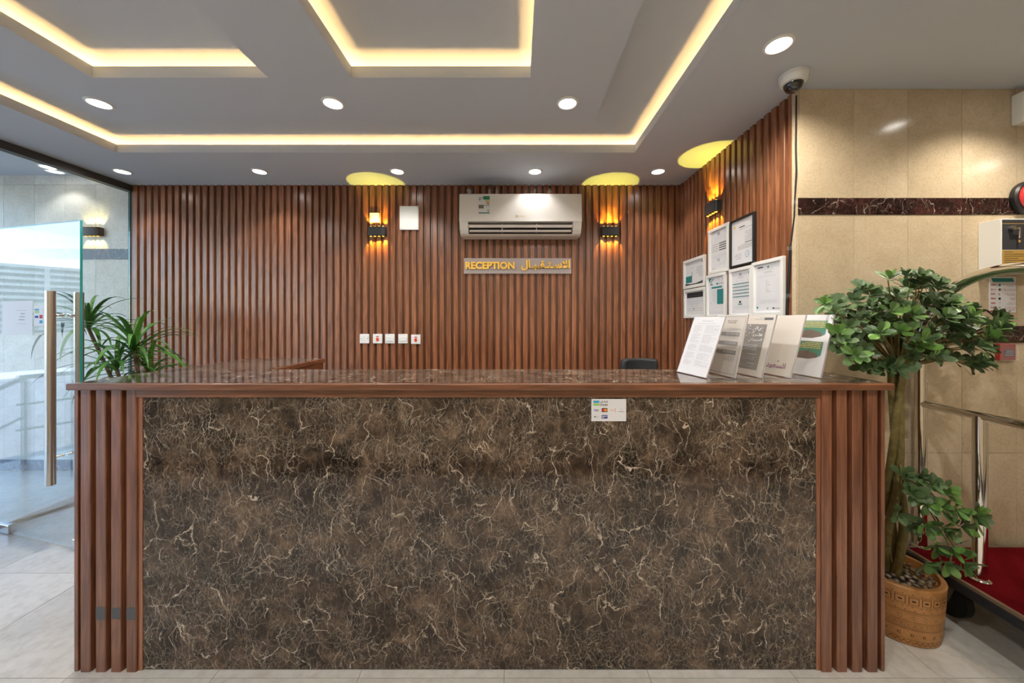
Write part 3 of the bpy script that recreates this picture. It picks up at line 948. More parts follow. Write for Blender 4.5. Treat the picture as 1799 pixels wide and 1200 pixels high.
def finish_print(t, mb, w, h, bar, ybase=-0.0095):
    o = mb.build('print', INKM, t)
    o.location = (-w / 2, ybase + 0.001, bar)
    return o

def zmid(px0, px1, tl, bl, trr, br):
    X = XR - 0.012
    ya, yb = FPX * X / (px0 - CX), FPX * X / (px1 - CX)
    return (wz(tl, ya) + wz(bl, ya) + wz(trr, yb) + wz(br, yb)) / 4
def zq(y): return 340 + y / 5.22

# A: landscape, code block left (left blank), dark curve at the foot
t, w, h, bar = frame_thing('certificate_frame', 'white landscape frame with dark curved footer, upper left of the certificates', 1201.5, 1239.2,
                           zmid(1201.5, 1239.2, zq(625), zq(882), zq(555), zq(843)), 0.362, 0.253, 0.026, M['frame_white'])
mb = MB()
R(mb, .03, .36, .60, .88, w, h, 'ink_teal'); R(mb, .03, .31, .50, .82, w, h, 'paper', y=-0.0015)
R(mb, .37, .39, .44, .88, w, h, 'ink_teal')
lines(mb, .62, .95, .28, .72, 6, w, h, 'ink_grey', 1)
b0 = len(mb.v)
pts = [(0.0, 1.0), (1.0, 1.0), (1.0, .84), (.85, .90), (.6, .945), (.3, .95), (.0, .90)]
mb.v += [(u * w, -0.0012, (1 - v) * h) for u, v in pts]; mb.f.append(tuple(range(b0, b0 + 7))); mb.m.append(IK['ink'])
CIRC(mb, .93, .10, 0.008, w, h, 'ink'); R(mb, .37, .39, .22, .30, w, h, 'ink_grey')
finish_print(t, mb, w, h, bar)
# B: landscape with black header
t, w, h, bar = frame_thing('certificate_frame', 'white landscape frame with black header bar, lower left of the certificates', 1202.5, 1239.8,
                           zmid(1202.5, 1239.8, zq(885), zq(1145), zq(852), zq(1140)), 0.360, 0.253, 0.026, M['frame_white'])
mb = MB()
R(mb, .07, .99, .04, .26, w, h, 'ink'); R(mb, .17, .50, .13, .19, w, h, 'ink_yellow', y=-0.0015); R(mb, .82, .95, .09, .14, w, h, 'ink_grey', y=-0.0015)
R(mb, .04, .96, .56, .92, w, h, 'ink_white', y=-0.0011)
for v in (.30, .56, .74, .92): R(mb, .04, .96, v, v + .006, w, h, 'ink_pale')
for u in (.35, .65): R(mb, u, u + .004, .30, .92, w, h, 'ink_pale')
lines(mb, .10, .9, .40, .90, 5, w, h, 'ink_pale', 2, ragged='c')
R(mb, .44, .50, .70, .78, w, h, 'ink_grey')
finish_print(t, mb, w, h, bar)
# C: tall, white
t, w, h, bar = frame_thing('certificate_frame', 'white portrait frame with two columns of dark lines, under the side wall light', 1245.6, 1281.2,
                           zmid(1245.6, 1281.2, zq(342), zq(750), zq(262), zq(705)), 0.264, 0.348, 0.024, M['frame_white'])
mb = MB()
R(mb, .42, .56, .05, .13, w, h, 'ink_grey'); CIRC(mb, .87, .09, .014, w, h, 'ink_pale'); R(mb, .18, .22, .05, .09, w, h, 'ink_pale')
lines(mb, .25, .85, .15, .24, 4, w, h, 'ink_pale', 3, ragged='c')
for k in range(4):
    R(mb, .06, .46, .34 + .055 * k, .352 + .055 * k, w, h, 'ink_grey'); R(mb, .52, .98, .335 + .055 * k, .357 + .055 * k, w, h, 'ink')
lines(mb, .06, .95, .60, .70, 5, w, h, 'ink_pale', 4)
lines(mb, .40, .56, .72, .80, 3, w, h, 'ink', 5); lines(mb, .06, .25, .93, .98, 2, w, h, 'ink_grey', 6)
lines(mb, .2, .9, .82, .9, 3, w, h, 'ink_pale', 7)
finish_print(t, mb, w, h, bar)
# D: black frame
t, w, h, bar = frame_thing('certificate_frame', 'black portrait frame holding a stamped letter, the only dark frame', 1283.3, 1326.4,
                           zmid(1283.3, 1326.4, zq(265), zq(685), zq(162), zq(640)), 0.257, 0.330, 0.014, M['black'])
mb = MB()
CIRC(mb, .15, .13, .010, w, h, 'ink_yellow'); lines(mb, .72, .96, .06, .13, 3, w, h, 'ink_grey', 8)
R(mb, .36, .62, .155, .175, w, h, 'ink')
lines(mb, .06, .95, .20, .24, 2, w, h, 'ink_grey', 9)
lines(mb, .62, .93, .29, .52, 9, w, h, 'ink_grey', 10); R(mb, .62, .93, .53, .545, w, h, 'ink')
lines(mb, .30, .93, .57, .68, 6, w, h, 'ink', 11, thick=.25)
CIRC(mb, .72, .80, .022, w, h, 'ink_sky'); CIRC(mb, .72, .80, .019, w, h, 'paper', y=-.0023); CIRC(mb, .72, .80, .012, w, h, 'ink_pale', y=-.0026)
lines(mb, .12, .45, .76, .90, 4, w, h, 'ink_grey', 12)
finish_print(t, mb, w, h, bar)
# E: teal block
t, w, h, bar = frame_thing('certificate_frame', 'white portrait frame with a tall teal block on its right half', 1241.7, 1276.2,
                           zmid(1241.7, 1276.2, zq(755), zq(1145), zq(712), zq(1140)), 0.263, 0.338, 0.024, M['frame_white'])
mb = MB()
b0 = len(mb.v)
for pts in ([(0.03, .02), (.22, .02), (.03, .13)], [(.10, .14), (.30, .03), (.36, .03), (.12, .17)]):
    b0 = len(mb.v); mb.v += [(u * w, -0.0012, (1 - v) * h) for u, v in pts]; mb.f.append(tuple(range(b0, b0 + len(pts)))); mb.m.append(IK['ink_teal'])
R(mb, .62, .70, .05, .11, w, h, 'ink_pale'); R(mb, .82, .90, .05, .11, w, h, 'ink_pale')
R(mb, .12, .28, .17, .205, w, h, 'ink_teal'); R(mb, .50, .62, .165, .205, w, h, 'ink_teal'); R(mb, .64, .97, .175, .195, w, h, 'ink_grey')
R(mb, .20, .85, .255, .30, w, h, 'ink_teal'); R(mb, .55, .99, .335, .72, w, h, 'ink_teal')
lines(mb, .58, .95, .36, .70, 11, w, h, 'ink_grey', 13, thick=.2, y=-.0015)
lines(mb, .22, .50, .36, .68, 8, w, h, 'ink_pale', 14); R(mb, .14, .18, .68, .71, w, h, 'ink_grey')
lines(mb, .1, .95, .92, .98, 2, w, h, 'ink_pale', 15)
finish_print(t, mb, w, h, bar)
# F: teal lines
t, w, h, bar = frame_thing('certificate_frame', 'white portrait frame with five thin teal bars, under the black frame', 1282, 1322,
                           zmid(1282, 1322, zq(700), zq(1140), zq(655), zq(1130)), 0.243, 0.338, 0.022, M['frame_white'])
mb = MB()
R(mb, .43, .54, .05, .115, w, h, 'ink_grey'); CIRC(mb, .94, .07, .009, w, h, 'ink_sky'); R(mb, .10, .15, .06, .11, w, h, 'ink_pale'); lines(mb, .65, .85, .06, .10, 2, w, h, 'ink_pale', 16)
lines(mb, .35, .65, .14, .18, 2, w, h, 'ink_grey', 17, ragged='c')
for u in (.27, .55, .84): R(mb, u, u + .05, .215, .245, w, h, 'ink_pale')
for k in range(5):
    R(mb, .06, .98, .285 + .075 * k, .302 + .075 * k, w, h, 'ink_teal')
    lines(mb, .08, .95, .310 + .075 * k, .345 + .075 * k, 1, w, h, 'ink_pale', 20 + k, thick=.5)
R(mb, .42, .52, .695, .745, w, h, 'ink'); R(mb, .37, .58, .76, .785, w, h, 'ink_green')
lines(mb, .08, .95, .81, .90, 3, w, h, 'ink_pale', 26); R(mb, .03, .18, .945, .955, w, h, 'ink_grey')
finish_print(t, mb, w, h, bar)
# G: large white
t, w, h, bar = frame_thing('certificate_frame', 'white portrait frame at the right end nearest the black cable', 1322.6, 1377.7,
                           zmid(1322.6, 1377.7, zq(640), zq(1128), zq(565), zq(1113)), 0.266, 0.340, 0.022, M['frame_white'])
mb = MB()
R(mb, .10, .32, .05, .075, w, h, 'ink'); CIRC(mb, .52, .075, .007, w, h, 'ink_green'); lines(mb, .78, .93, .08, .11, 2, w, h, 'ink_pale', 30)
lines(mb, .08, .7, .10, .15, 2, w, h, 'ink_pale', 31)
lines(mb, .28, .75, .165, .21, 2, w, h, 'ink_grey', 32, ragged='c'); lines(mb, .1, .8, .24, .29, 2, w, h, 'ink_pale', 33)
for k in range(6): R(mb, .42, .42 + .06 * (1 + (k * 7) % 3), .345 + .046 * k, .353 + .046 * k, w, h, 'ink_grey')
for k in range(9):
    lines(mb, .05, .22, .36 + .045 * k, .375 + .045 * k, 1, w, h, 'ink_pale', 40 + k); lines(mb, .78, .95, .36 + .045 * k, .375 + .045 * k, 1, w, h, 'ink_pale', 60 + k)
lines(mb, .15, .9, .755, .83, 3, w, h, 'ink_pale', 71, ragged='c')
R(mb, .06, .12, .88, .925, w, h, 'ink_teal'); R(mb, .46, .52, .905, .945, w, h, 'ink_grey'); R(mb, .68, .75, .91, .94, w, h, 'ink'); R(mb, .77, .97, .92, .935, w, h, 'ink_grey')
finish_print(t, mb, w, h, bar)

# ------------------------------------------------------------------ sign holders on the counter
def sign_holder(label, brx, lean, dx, paper='paper'):
    """bottom front corner at X=brx, Y=1.575; sheet runs back 0.205 and leans towards +x"""
    Hs, Ws = 0.292, 0.208
    root = thing('sign_holder', label, 'sign holder', (brx, 1.572, ZT), 0, 'slanted acrylic sign holders on the counter')
    rot = math.atan2(-dx, 0.20)            # turn of the foot line
    th = math.asin(lean / Hs)
    # local frame: u towards camera (-y), v up the slope, n facing -x
    u = Vector((dx, 0.205, 0)).normalized() * -1.0
    side = Vector((u.y, -u.x, 0))           # horizontal normal, roughly -x
    if side.x > 0: side = -side
    v = (Vector((0, 0, 1)) * math.cos(th) - side * math.sin(th)).normalized()
    nrm = u.cross(v)
    if nrm.x > 0: nrm = -nrm
    o0 = -u * Ws                              # back end of the foot line
    R3 = Matrix((u, -nrm, v)).transposed().to_4x4()
    def part(mb, name, mats, off=0.0, loc=None):
        o = mb.build(name, mats, root)
        o.matrix_local = Matrix.Translation((loc or o0) + Vector((0, 0, 0.003))) @ R3
        return o
    a = MB().box(0, Ws, -0.0016, -0.0004, 0, Hs).box(0, Ws, 0.0026, 0.0042, 0, Hs)
    part(a, 'acrylic_panel', M['acrylic'])
    part(MB().box(0.002, Ws - 0.002, 0.0, 0.0022, 0.002, Hs - 0.001), 'sheet', M[paper])
    part(MB().box(Ws - 0.0018, Ws, -0.0016, 0.0042, 0, Hs).box(0, Ws, -0.0016, 0.0042, 0, 0.0015), 'panel_edge', M['edge_acrylic'])
    # foot: a clear strip lying on the counter behind the sheet
    f = MB()
    f.quad(o0, o0 + u * Ws, o0 + u * Ws - side * 0.085, o0 - side * 0.085)
    f.quad(*[p + Vector((0, 0, 0.002)) for p in (o0, o0 + u * Ws, o0 + u * Ws - side * 0.085, o0 - side * 0.085)])
    fo = f.build('foot', M['acrylic'], root); fo.location = (0, 0, 0.0005)
    def printed(mb):
        o = part(mb, 'print', INKM)
        return o
    return root, Ws, Hs, printed
M['edge_acrylic'] = mat('acrylic_edge', (0.62, 0.56, 0.56), 0.2)

root, W, H, fin = sign_holder('slanted sign holder with a dense white price list, first in the row', 0.846, 0.100, -0.038)
mb = MB(); y_ = -0.0003
lines(mb, .25, .75, .07, .10, 1, W, H, 'ink_grey', 100, ragged='c', y=y_); lines(mb, .2, .8, .115, .13, 1, W, H, 'ink_grey', 101, ragged='c', y=y_)
for bi, (v0, v1, n_) in enumerate(((.15, .29, 8), (.31, .46, 8), (.49, .60, 6), (.63, .74, 6), (.76, .85, 5))):
    lines(mb, .12, .40, v0, v1, n_, W, H, 'ink_grey', 110 + bi, ragged='l', y=y_, thick=.3); lines(mb, .50, .92, v0, v1, n_, W, H, 'ink_grey', 130 + bi, ragged='l', y=y_, thick=.3)
    R(mb, .12, .92, v1 + .005, v1 + .008, W, H, 'ink_pale', y_)
fin(mb)
root, W, H, fin = sign_holder('slanted sign holder with a beige bordered table of grey bands, second in the row', 0.974, 0.066, -0.02, 'cream_paper')
mb = MB()
for (a, b_, c_, d_) in ((.04, .95, .03, .035), (.04, .95, .955, .96), (.945, .95, .03, .96), (.04, .045, .03, .96)): R(mb, a, b_, c_, d_, W, H, 'ink', y_)
lines(mb, .40, .72, .10, .16, 2, W, H, 'ink_brown', 150, ragged='c', y=y_)
for k, v in enumerate((.29, .44, .585)):
    R(mb, .08, .86, v, v + .065, W, H, 'ink_taupe', y_)
    lines(mb, .45, .82, v + .015, v + .05, 2, W, H, 'ink_pale', 151 + k, y=-.0007)
for k, v in enumerate((.225, .37, .52, .68, .72)): lines(mb, .50, .85, v, v + .04, 2, W, H, 'ink_grey', 161 + k, y=y_)
fin(mb)
root, W, H, fin = sign_holder('slanted sign holder with a dark taupe poster of white Arabic lettering, third in the row', 1.094, 0.072, -0.015, 'cream_paper')
mb = MB()
R(mb, .06, .80, .155, .90, W, H, 'ink_taupe', y_)
rnd = random.Random(3)
for k in range(46):
    uu, vv = rnd.uniform(.12, .72), rnd.uniform(.17, .36)
    CIRC(mb, uu, vv, rnd.uniform(.0015, .005), W, H, 'ink_pale' if k % 3 else 'ink_grey', y=-.0006 - .00001 * k, n=7)
TXT(mb, arabic('الأمن'), .45, .74, .30, .365, W, H, 'ink_white', y=-.0013, bold=.02)
TXT(mb, arabic('السيبراني'), .34, .76, .385, .455, W, H, 'ink_white', y=-.0013, bold=.02)
lines(mb, .15, .66, .50, .60, 4, W, H, 'ink_pale', 170, y=-.0007); lines(mb, .40, .68, .65, .67, 1, W, H, 'ink_white', 171, y=-.0007)
lines(mb, .15, .66, .70, .76, 2, W, H, 'ink_grey', 172, y=-.0007); lines(mb, .40, .68, .80, .82, 1, W, H, 'ink_white', 173, y=-.0007); lines(mb, .15, .66, .84, .88, 2, W, H, 'ink_grey', 174, y=-.0007)
R(mb, .68, .93, .045, .085, W, H, 'ink', y_); lines(mb, .40, .66, .05, .09, 2, W, H, 'ink_grey', 175, y=y_)
fin(mb)
root, W, H, fin = sign_holder('slanted sign holder with purple Arabic lettering on cream, fourth in the row', 1.222, 0.076, -0.015, 'cream_paper')
mb = MB()
TXT(mb, arabic('السعودية'), .12, .80, .79, .90, W, H, 'ink_purple', y=-.0006, bold=.01)
R(mb, .55, .60, .76, .775, W, H, 'ink_purple', y_)
fin(mb)
root, W, H, fin = sign_holder('slanted sign holder with two green landscape pictures, last in the row', 1.358, 0.066, -0.015, 'paper')
mb = MB()
for v in (.10, .44):
    R(mb, .06, .88, v, v + .17, W, H, 'ink_green', y_)
    b0 = len(mb.v)
    pts = [(.06, v + .12), (.88, v + .06), (.88, v + .19), (.80, v + .25), (.60, v + .285), (.35, v + .285), (.06, v + .25)]
    mb.v += [(u * W, -.0005, (1 - vv) * H) for u, vv in pts]; mb.f.append(tuple(range(b0, b0 + len(pts)))); mb.m.append(IK['ink_lime'] if False else IK['ink_green'])
    pts = [(.06, v + .22), (.25, v + .20), (.45, v + .15), (.65, v + .17), (.84, v + .215), (.78, v + .255), (.58, v + .285), (.34, v + .285), (.06, v + .25)]
    b0 = len(mb.v); mb.v += [(u * W, -.0008, (1 - vv) * H) for u, vv in pts]; mb.f.append(tuple(range(b0, b0 + len(pts)))); mb.m.append(IK['ink_brown'])
    CIRC(mb, .84, v + .20, .009, W, H, 'ink_teal', y=-.0011, n=12)
    lines(mb, .10, .84, v + .02, v + .13, 4, W, H, 'ink_yellow', 180 + int(v * 100), y=-.0008, thick=.35)
    lines(mb, .62, .86, v + .295, v + .315, 1, W, H, 'ink_pale', 190, y=y_)
fin(mb)

# ------------------------------------------------------------------ air conditioner
YA = YB
ac_x0, ac_x1 = wx(807, 3.10), wx(1022, 3.10)
ac_z0, ac_z1 = wz(414, 3.16), wz(338, 3.10)
AW, AH = ac_x1 - ac_x0, ac_z1 - ac_z0
ac = thing('air_conditioner', 'white split air conditioner above the reception sign', 'air conditioner', (ac_x0, YA, ac_z0))
prof = [(0, AH), (-0.175, AH), (-0.195, AH - 0.008), (-0.202, AH - 0.022), (-0.214, 0.115), (-0.209, 0.100), (-0.188, 0.045), (-0.160, 0.014), (-0.130, 0.0), (0, 0.0)]
# body: end caps plus the shell without the outlet slot
mb = MB()
mb.prism_x([p for p in prof if p[1] < 0.116] + [(0, 0.115)], 0.0, 0.075)
mb.prism_x([p for p in prof if p[1] < 0.116] + [(0, 0.115)], AW - 0.075, AW)
mb.prism_x([(-0.160, 0.014), (-0.130, 0.0), (0, 0), (0, 0.010), (-0.12, 0.012)], 0.075, AW - 0.075)
mb.box(0.0, AW, -0.10, 0.0, 0.115, AH - 0.004)
mb.box(0.075, AW - 0.075, -0.012, 0, 0.01, 0.115)
mb.build('body', M['ivory'], ac, smooth=False)
panel = MB().prism_x([(0, AH), (-0.175, AH), (-0.195, AH - 0.008), (-0.202, AH - 0.022), (-0.217, 0.112), (-0.205, 0.108), (0, 0.112)], -0.001, AW + 0.001).build('front_panel', M['ivory'], ac)
MB().box(0.075, AW - 0.075, -0.11, -0.10, 0.012, 0.112).build('outlet', M['black'], ac)
M['flap'] = mat('warm_white_plastic', (0.70, 0.64, 0.58), 0.35)
MB().prism_x([(-0.150, 0.092), (-0.203, 0.085), (-0.200, 0.060), (-0.150, 0.068)], 0.080, AW - 0.080).build('louver', M['flap'], ac, bevel=0.002)
MB().prism_x([(-0.140, 0.048), (-0.188, 0.044), (-0.178, 0.026), (-0.140, 0.030)], 0.085, AW - 0.085).build('louver', M['flap'], ac, bevel=0.002)
for fx in (0.345, 0.63):
    MB().prism_x([(-0.12, 0.10), (-0.206, 0.095), (-0.178, 0.022), (-0.12, 0.03)], AW * fx, AW * fx + 0.006).build('louver_bracket', M['flap'], ac)
# energy label and print follow the front panel's slope
def on_panel(mb, name):
    o = mb.build(name, INKM, ac)
    o.rotation_euler = (-math.atan2(0.015, AH - 0.134), 0, 0)
    o.location = (0, -0.2178, 0.112)
    return o
PH = AH - 0.134
mb = MB(); W, H = AW, PH
u0, u1 = 0.157, 0.247
R(mb, u0, u1, .03, .71, W, H, 'ink_white', y=-.0006)
R(mb, u0 + .038, u1, .03, .17, W, H, 'ink_green', y=-.001); R(mb, u0, u0 + .045, .09, .11, W, H, 'ink_navy', y=-.001)
R(mb, u0, u0 + .018, .155, .19, W, H, 'ink_green', y=-.001); R(mb, u0 + .048, u1, .19, .215, W, H, 'ink_lime', y=-.001); R(mb, u0 + .055, u1 - .003, .225, .25, W, H, 'ink_yellow', y=-.001)
R(mb, u0 + .06, u1 - .004, .255, .285, W, H, 'ink_orange', y=-.001); R(mb, u0 + .066, u1 - .004, .295, .32, W, H, 'ink_red', y=-.001); R(mb, u0 + .072, u1 - .005, .325, .345, W, H, 'ink_purple', y=-.001)
R(mb, u0, u0 + .042, .37, .51, W, H, 'ink_taupe', y=-.001); R(mb, u0 + .047, u1, .375, .395, W, H, 'ink_green', y=-.001)
lines(mb, u0 + .05, u1 - .002, .42, .52, 3, W, H, 'ink_pale', 200, y=-.001); R(mb, u0 + .072, u1 - .004, .56, .64, W, H, 'ink_grey', y=-.001)
R(mb, u0, u1, .665, .705, W, H, 'ink_teal', y=-.001)
on_panel(mb, 'energy_label')
mb = MB()
CIRC(mb, .468, .81, .0115, W, H, 'ink_palegold', y=-.0008); CIRC(mb, .468, .81, .007, W, H, 'ink_white', y=-.0010); R(mb, .464, .476, .80, .82, W, H, 'ink_palegold', y=-.0012)
TXT(mb, 'GREE', .482, .535, .785, .835, W, H, 'ink_palegold', y=-.0008)
TXT(mb, 'INVERTER', .885, .962, .80, .825, W, H, 'ink_pale', y=-.0008)
on_panel(mb, 'logo')
# torn plaster patches above the unit
pm = mat('plaster_smear', (0.42, 0.38, 0.34), 0.9)
tp = thing('plaster_patch', 'ragged grey plaster left on the slats above the air conditioner', 'plaster', (0, YB - 0.001, ac_z1 + 0.02))
random.seed(11)
for px, w_ in ((824, 0.05), (860, 0.035), (873, 0.03), (965, 0.045), (940, 0.02)):
    x = wx(px, YB); b = MB(); pts = []
    hh = random.uniform(0.05, 0.085)
    for i in range(9):
        a = 2 * math.pi * i / 9
        pts.append((x + w_ / 2 * math.cos(a) * random.uniform(0.5, 1.1), 0.10 - hh / 2 + hh / 2 * math.sin(a) * random.uniform(0.6, 1.1)))
    b.prism_x([(0, 0)] * 3, 0, 0) if False else None
    k = len(b.v)
    b.v += [(p, 0.0, q) for p, q in pts] + [(p, 0.003, q) for p, q in pts]
    b.f.append(tuple(range(9))); b.m.append(0)
    for i in range(9): b.f.append((i, (i + 1) % 9, 9 + (i + 1) % 9, 9 + i)); b.m.append(0)
    b.build('smear', pm, tp)

# ------------------------------------------------------------------ reception sign
sgx0, sgx1 = wx(815, YB - 0.03), wx(1004, YB - 0.03)
sgz0, sgz1 = wz(480.5, YB - 0.03), wz(453.5, YB - 0.03)
sg = thing('reception_sign', 'clear acrylic reception sign with raised gold letters', 'sign', (sgx0, YB, sgz0))
SW, SH = sgx1 - sgx0, sgz1 - sgz0
MB().box(0, SW, -0.028, -0.022, 0, SH).build('plate', M['frost'], sg)
for cx_ in (0.03, SW - 0.03):
    for cz in (0.02, SH - 0.02):
        MB().tube([(cx_, -0.001, cz), (cx_, -0.022, cz)], 0.006, 10).build('spacer', M['steel'], sg)
mb = MB(); lettering(mb, 'RECEPTION', 0.015 * SW, 0.472 * SW, 0.27 * SH, 0.76 * SH, -0.036, extrude=0.007, bold=0.045); mb.build('english_lettering', M['gold'], sg)
mb = MB(); lettering(mb, arabic('الاسـتـقـبـال'), 0.530 * SW, 0.985 * SW, 0.18 * SH, 0.88 * SH, -0.036, extrude=0.007, bold=0.035); mb.build('arabic_lettering', M['gold'], sg)

# ------------------------------------------------------------------ switches, sockets, cover plate
def plate(name, label, cat, px, py, w, h, Y=YB, group=None):
    t = thing(name, label, cat, (wx(px, Y), Y, wz(py, Y) - h / 2), 0, group)
    MB().box(-w / 2, w / 2, -0.012, 0.0, 0, h).build('plate', M['white'], t, bevel=0.003)
    return t
PS = 0.088
def socket(label, px, py):
    t = plate('wall_socket', label, 'socket', px, py, PS, PS, group='white wall sockets')
    mb = MB()
    for (x, z, w, h) in ((0, .052, .004, .009), (-.013, .028, .008, .004), (.013, .028, .008, .004)):
        mb.box(x - w / 2, x + w / 2, -0.0125, -0.0118, z - h / 2, z + h / 2)
    mb.build('pin_hole', M['ink_grey'], t)
    MB().box(.022, .036, -0.015, -0.011, .052, .072).build('rocker', M['white'], t, bevel=0.001)
    for s in (-1, 1):
        MB().tube([(s * .031, -0.0115, .044), (s * .031, -0.0128, .044)], .0035, 10).build('screw', M['steel'], t)
    return t
def switch(label, px, py, kind):
    t = plate('wall_switch', label, 'switch', px, py, PS, PS, group='white wall switches')
    if kind == 'red':
        MB().box(-.012, .012, -0.016, -0.011, .022, .054).build('rocker', M['red_sw'], t, bevel=0.002, label='red rocker')
        MB().box(-.012, .012, -0.0128, -0.0115, .060, .068).build('indicator', M['ink_red'], t)
    else:
        MB().box(-.036, .036, -0.017, -0.011, .022, .064).build('rocker', M['white'], t, bevel=0.002)
        MB().box(-.036, .036, -0.0128, -0.0115, .0195, .0215).build('rocker_gap', M['ink_grey'], t)
    return t
M['red_sw'] = mat('red_switch', (0.75, 0.06, 0.02), 0.3)
socket('white wall socket at the left end of the switch row', 641, 595)
switch('white wall switch with red rocker, beside the socket', 664, 595, 'red')
switch('plain white wall switch, left of the two plain ones', 685.5, 595, 'plain')
switch('plain white wall switch, right of the two plain ones', 708.5, 595, 'plain')
switch('white wall switch with red rocker at the right end of the row', 731, 596, 'red')
socket('single white socket just above the left wall light', 658.5, 382.5)
t = thing('blank_cover', 'large white blank cover plate left of the air conditioner', 'cover plate', (wx(719.5, YB), YB, wz(404.5, YB)))
bw, bh = 34 / FPX * YB, 42 / FPX * YB
MB().box(-bw / 2, bw / 2, -0.014, 0, 0, bh).build('plate', M['white'], t, bevel=0.006)
for sx in (-1, 1):
    for z in (0.015, bh - 0.015):
        MB().tube([(sx * (bw / 2 - 0.014), -0.0145, z), (sx * (bw / 2 - 0.014), -0.0130, z)], 0.004, 10).build('screw', M['ink_grey'], t)

# ------------------------------------------------------------------ office chair
ch = thing('office_chair', 'black office chair behind the desk with only its backrest top showing', 'chair', (wx(1125, 2.55), 2.45, 0))
blk = mat('chair_mesh', (0.022, 0.024, 0.027), 0.6)
ctop = wz(629, 2.62)
mb = MB()
nseg = 12
hw = 33 / FPX * 2.62
for (z, wsc) in ((ctop - 0.45, 0.80), (ctop - 0.40, 0.93), (ctop - 0.2, 1.0), (ctop - 0.05, 0.99), (ctop - 0.015, 0.965), (ctop, 0.90)):
    for k in range(nseg + 1):
        u = -1 + 2 * k / nseg
        mb.v.append((u * hw * wsc, 0.17 - 0.05 * u * u, z))
for i in range(5):
    for k in range(nseg):
        a = i * (nseg + 1) + k
        mb.f.append((a, a + 1, a + nseg + 2, a + nseg + 1)); mb.m.append(0)
bo = mb.build('backrest', blk, ch, smooth=True)
md = bo.modifiers.new('thick', 'SOLIDIFY'); md.thickness = 0.035
MB().box(-0.23, 0.23, -0.24, 0.20, 0.60, 0.67).build('seat', blk, ch, bevel=0.03, segs=4)
MB().tube([(0, 0.18, ctop - 0.4), (0, 0.22, 0.75), (0, 0.16, 0.60), (0, 0, 0.585)], 0.018, 10).build('back_support', M['black'], ch, smooth=True)
MB().tube([(0, 0, 0.08), (0, 0, 0.60)], 0.025, 14).build('post', M['steel'], ch, smooth=True)
for k in range(5):
    a = 2 * math.pi * k / 5 + 0.3
    c_, s_ = math.cos(a), math.sin(a)
    lg = MB().tube([(0.02 * c_, 0.02 * s_, 0.10), (0.28 * c_, 0.28 * s_, 0.065)], [0.022, 0.014], 8).build('leg', M['black'], ch, smooth=True)
    MB().tube([(0.28 * c_ - 0.012 * s_, 0.28 * s_ + 0.012 * c_, 0.028), (0.28 * c_ + 0.012 * s_, 0.28 * s_ - 0.012 * c_, 0.028)], 0.028, 14).build('caster', M['rubber'], lg, smooth=True)
for s in (-1, 1):
    MB().box(s * 0.25 - 0.025, s * 0.25 + 0.025, -0.15, 0.10, 0.83, 0.855).build('armrest', M['black'], ch, bevel=0.01)
    MB().tube([(s * 0.25, -0.02, 0.83), (s * 0.25, -0.02, 0.64), (s * 0.18, -0.02, 0.60)], 0.014, 8).build('armrest_post', M['black'], ch, smooth=True)

# ------------------------------------------------------------------ dome camera, cable
dc = thing('security_camera', 'white dome security camera on the ceiling at the wall corner', 'camera', (1.425, 1.815, ZC))
MB().lathe([(0.046, -0.052), (0.054, -0.050), (0.060, -0.040), (0.062, -0.020), (0.062, -0.018)], 36).build('housing', M['white'], dc, smooth=True)
MB().lathe([(0.0615, -0.018), (0.0635, -0.017), (0.0635, -0.001), (0.062, 0.0)], 36).build('base_ring', M['white'], dc, smooth=True)
MB().lathe([(0.044 * math.sin(a), -0.048 - 0.046 * math.cos(a)) for a in [math.radians(2 + 88 * k / 9) for k in range(10)]], 32, cap=False).build('dome', mat('smoked_dome', (0.006, 0.006, 0.007), 0.05, coat=1.0), dc, smooth=True)
for k in range(3):
    a = 2 * math.pi * k / 3 + 3.9
    MB().tube([(0.051 * math.cos(a), 0.051 * math.sin(a), -0.0515), (0.051 * math.cos(a), 0.051 * math.sin(a), -0.053)], 0.0025, 8).build('screw', M['ink_grey'], dc)
cbx = XR - 0.006
pts = []
for py, px in ((168, 1399), (260, 1398), (300, 1399), (350, 1396.5), (380, 1395.5), (430, 1389.5), (480, 1387), (520, 1384.5), (560, 1383), (640, 1381), (760, 1379)):
    Y = FPX * cbx / (px - CX)
    pts.append((cbx, Y, wz(py, Y)))
cb = thing('cable', 'black cable running down the edge of the slatted side wall', 'cable', pts[-1])
o0 = Vector(pts[-1])
MB().tube([Vector(p) - o0 for p in pts], 0.0042, 8).build('cable_run', M['rubber'], cb, smooth=True)
MB().tube([Vector(p) - o0 + Vector((0, 0.010, 0)) for p in pts[5:]], 0.003, 8).build('cable_run', M['rubber'], cb, smooth=True)
for py, px in ((436, 1389.2), (520, 1384.5), (356, 1396.2)):
    Y = FPX * cbx / (px - CX); z = wz(py, Y)
    MB().box(-0.006, 0.006, -0.016, 0.018, -0.011, 0.011).build('tape', M['acrylic'], cb, loc=(0, Y - o0.y, z - o0.z))

# ------------------------------------------------------------------ things on the marble wall
bell = thing('fire_bell', 'red fire alarm bell with black rim on the marble wall', 'alarm bell', (wx(1808, YM - 0.02), YM - 0.0045, wz(347, YM - 0.02)))
def lathe_y(prof, n=40):
    m_ = MB().lathe(prof, n)
    m_.v = [(x, -z, y) for x, y, z in m_.v]
    return m_
lathe_y([(0.088, 0.0), (0.090, 0.004), (0.090, 0.022), (0.082, 0.030)]).build('rim', M['black'], bell, smooth=True)
lathe_y([(0.074, 0.020), (0.074, 0.034), (0.068, 0.046), (0.050, 0.054), (0.028, 0.057), (0.002, 0.058)]).build('gong', M['red'], bell, smooth=True)
lathe_y([(0.010, 0.056), (0.010, 0.061), (0.004, 0.063)], 16).build('nut', M['chrome'], bell, smooth=True)

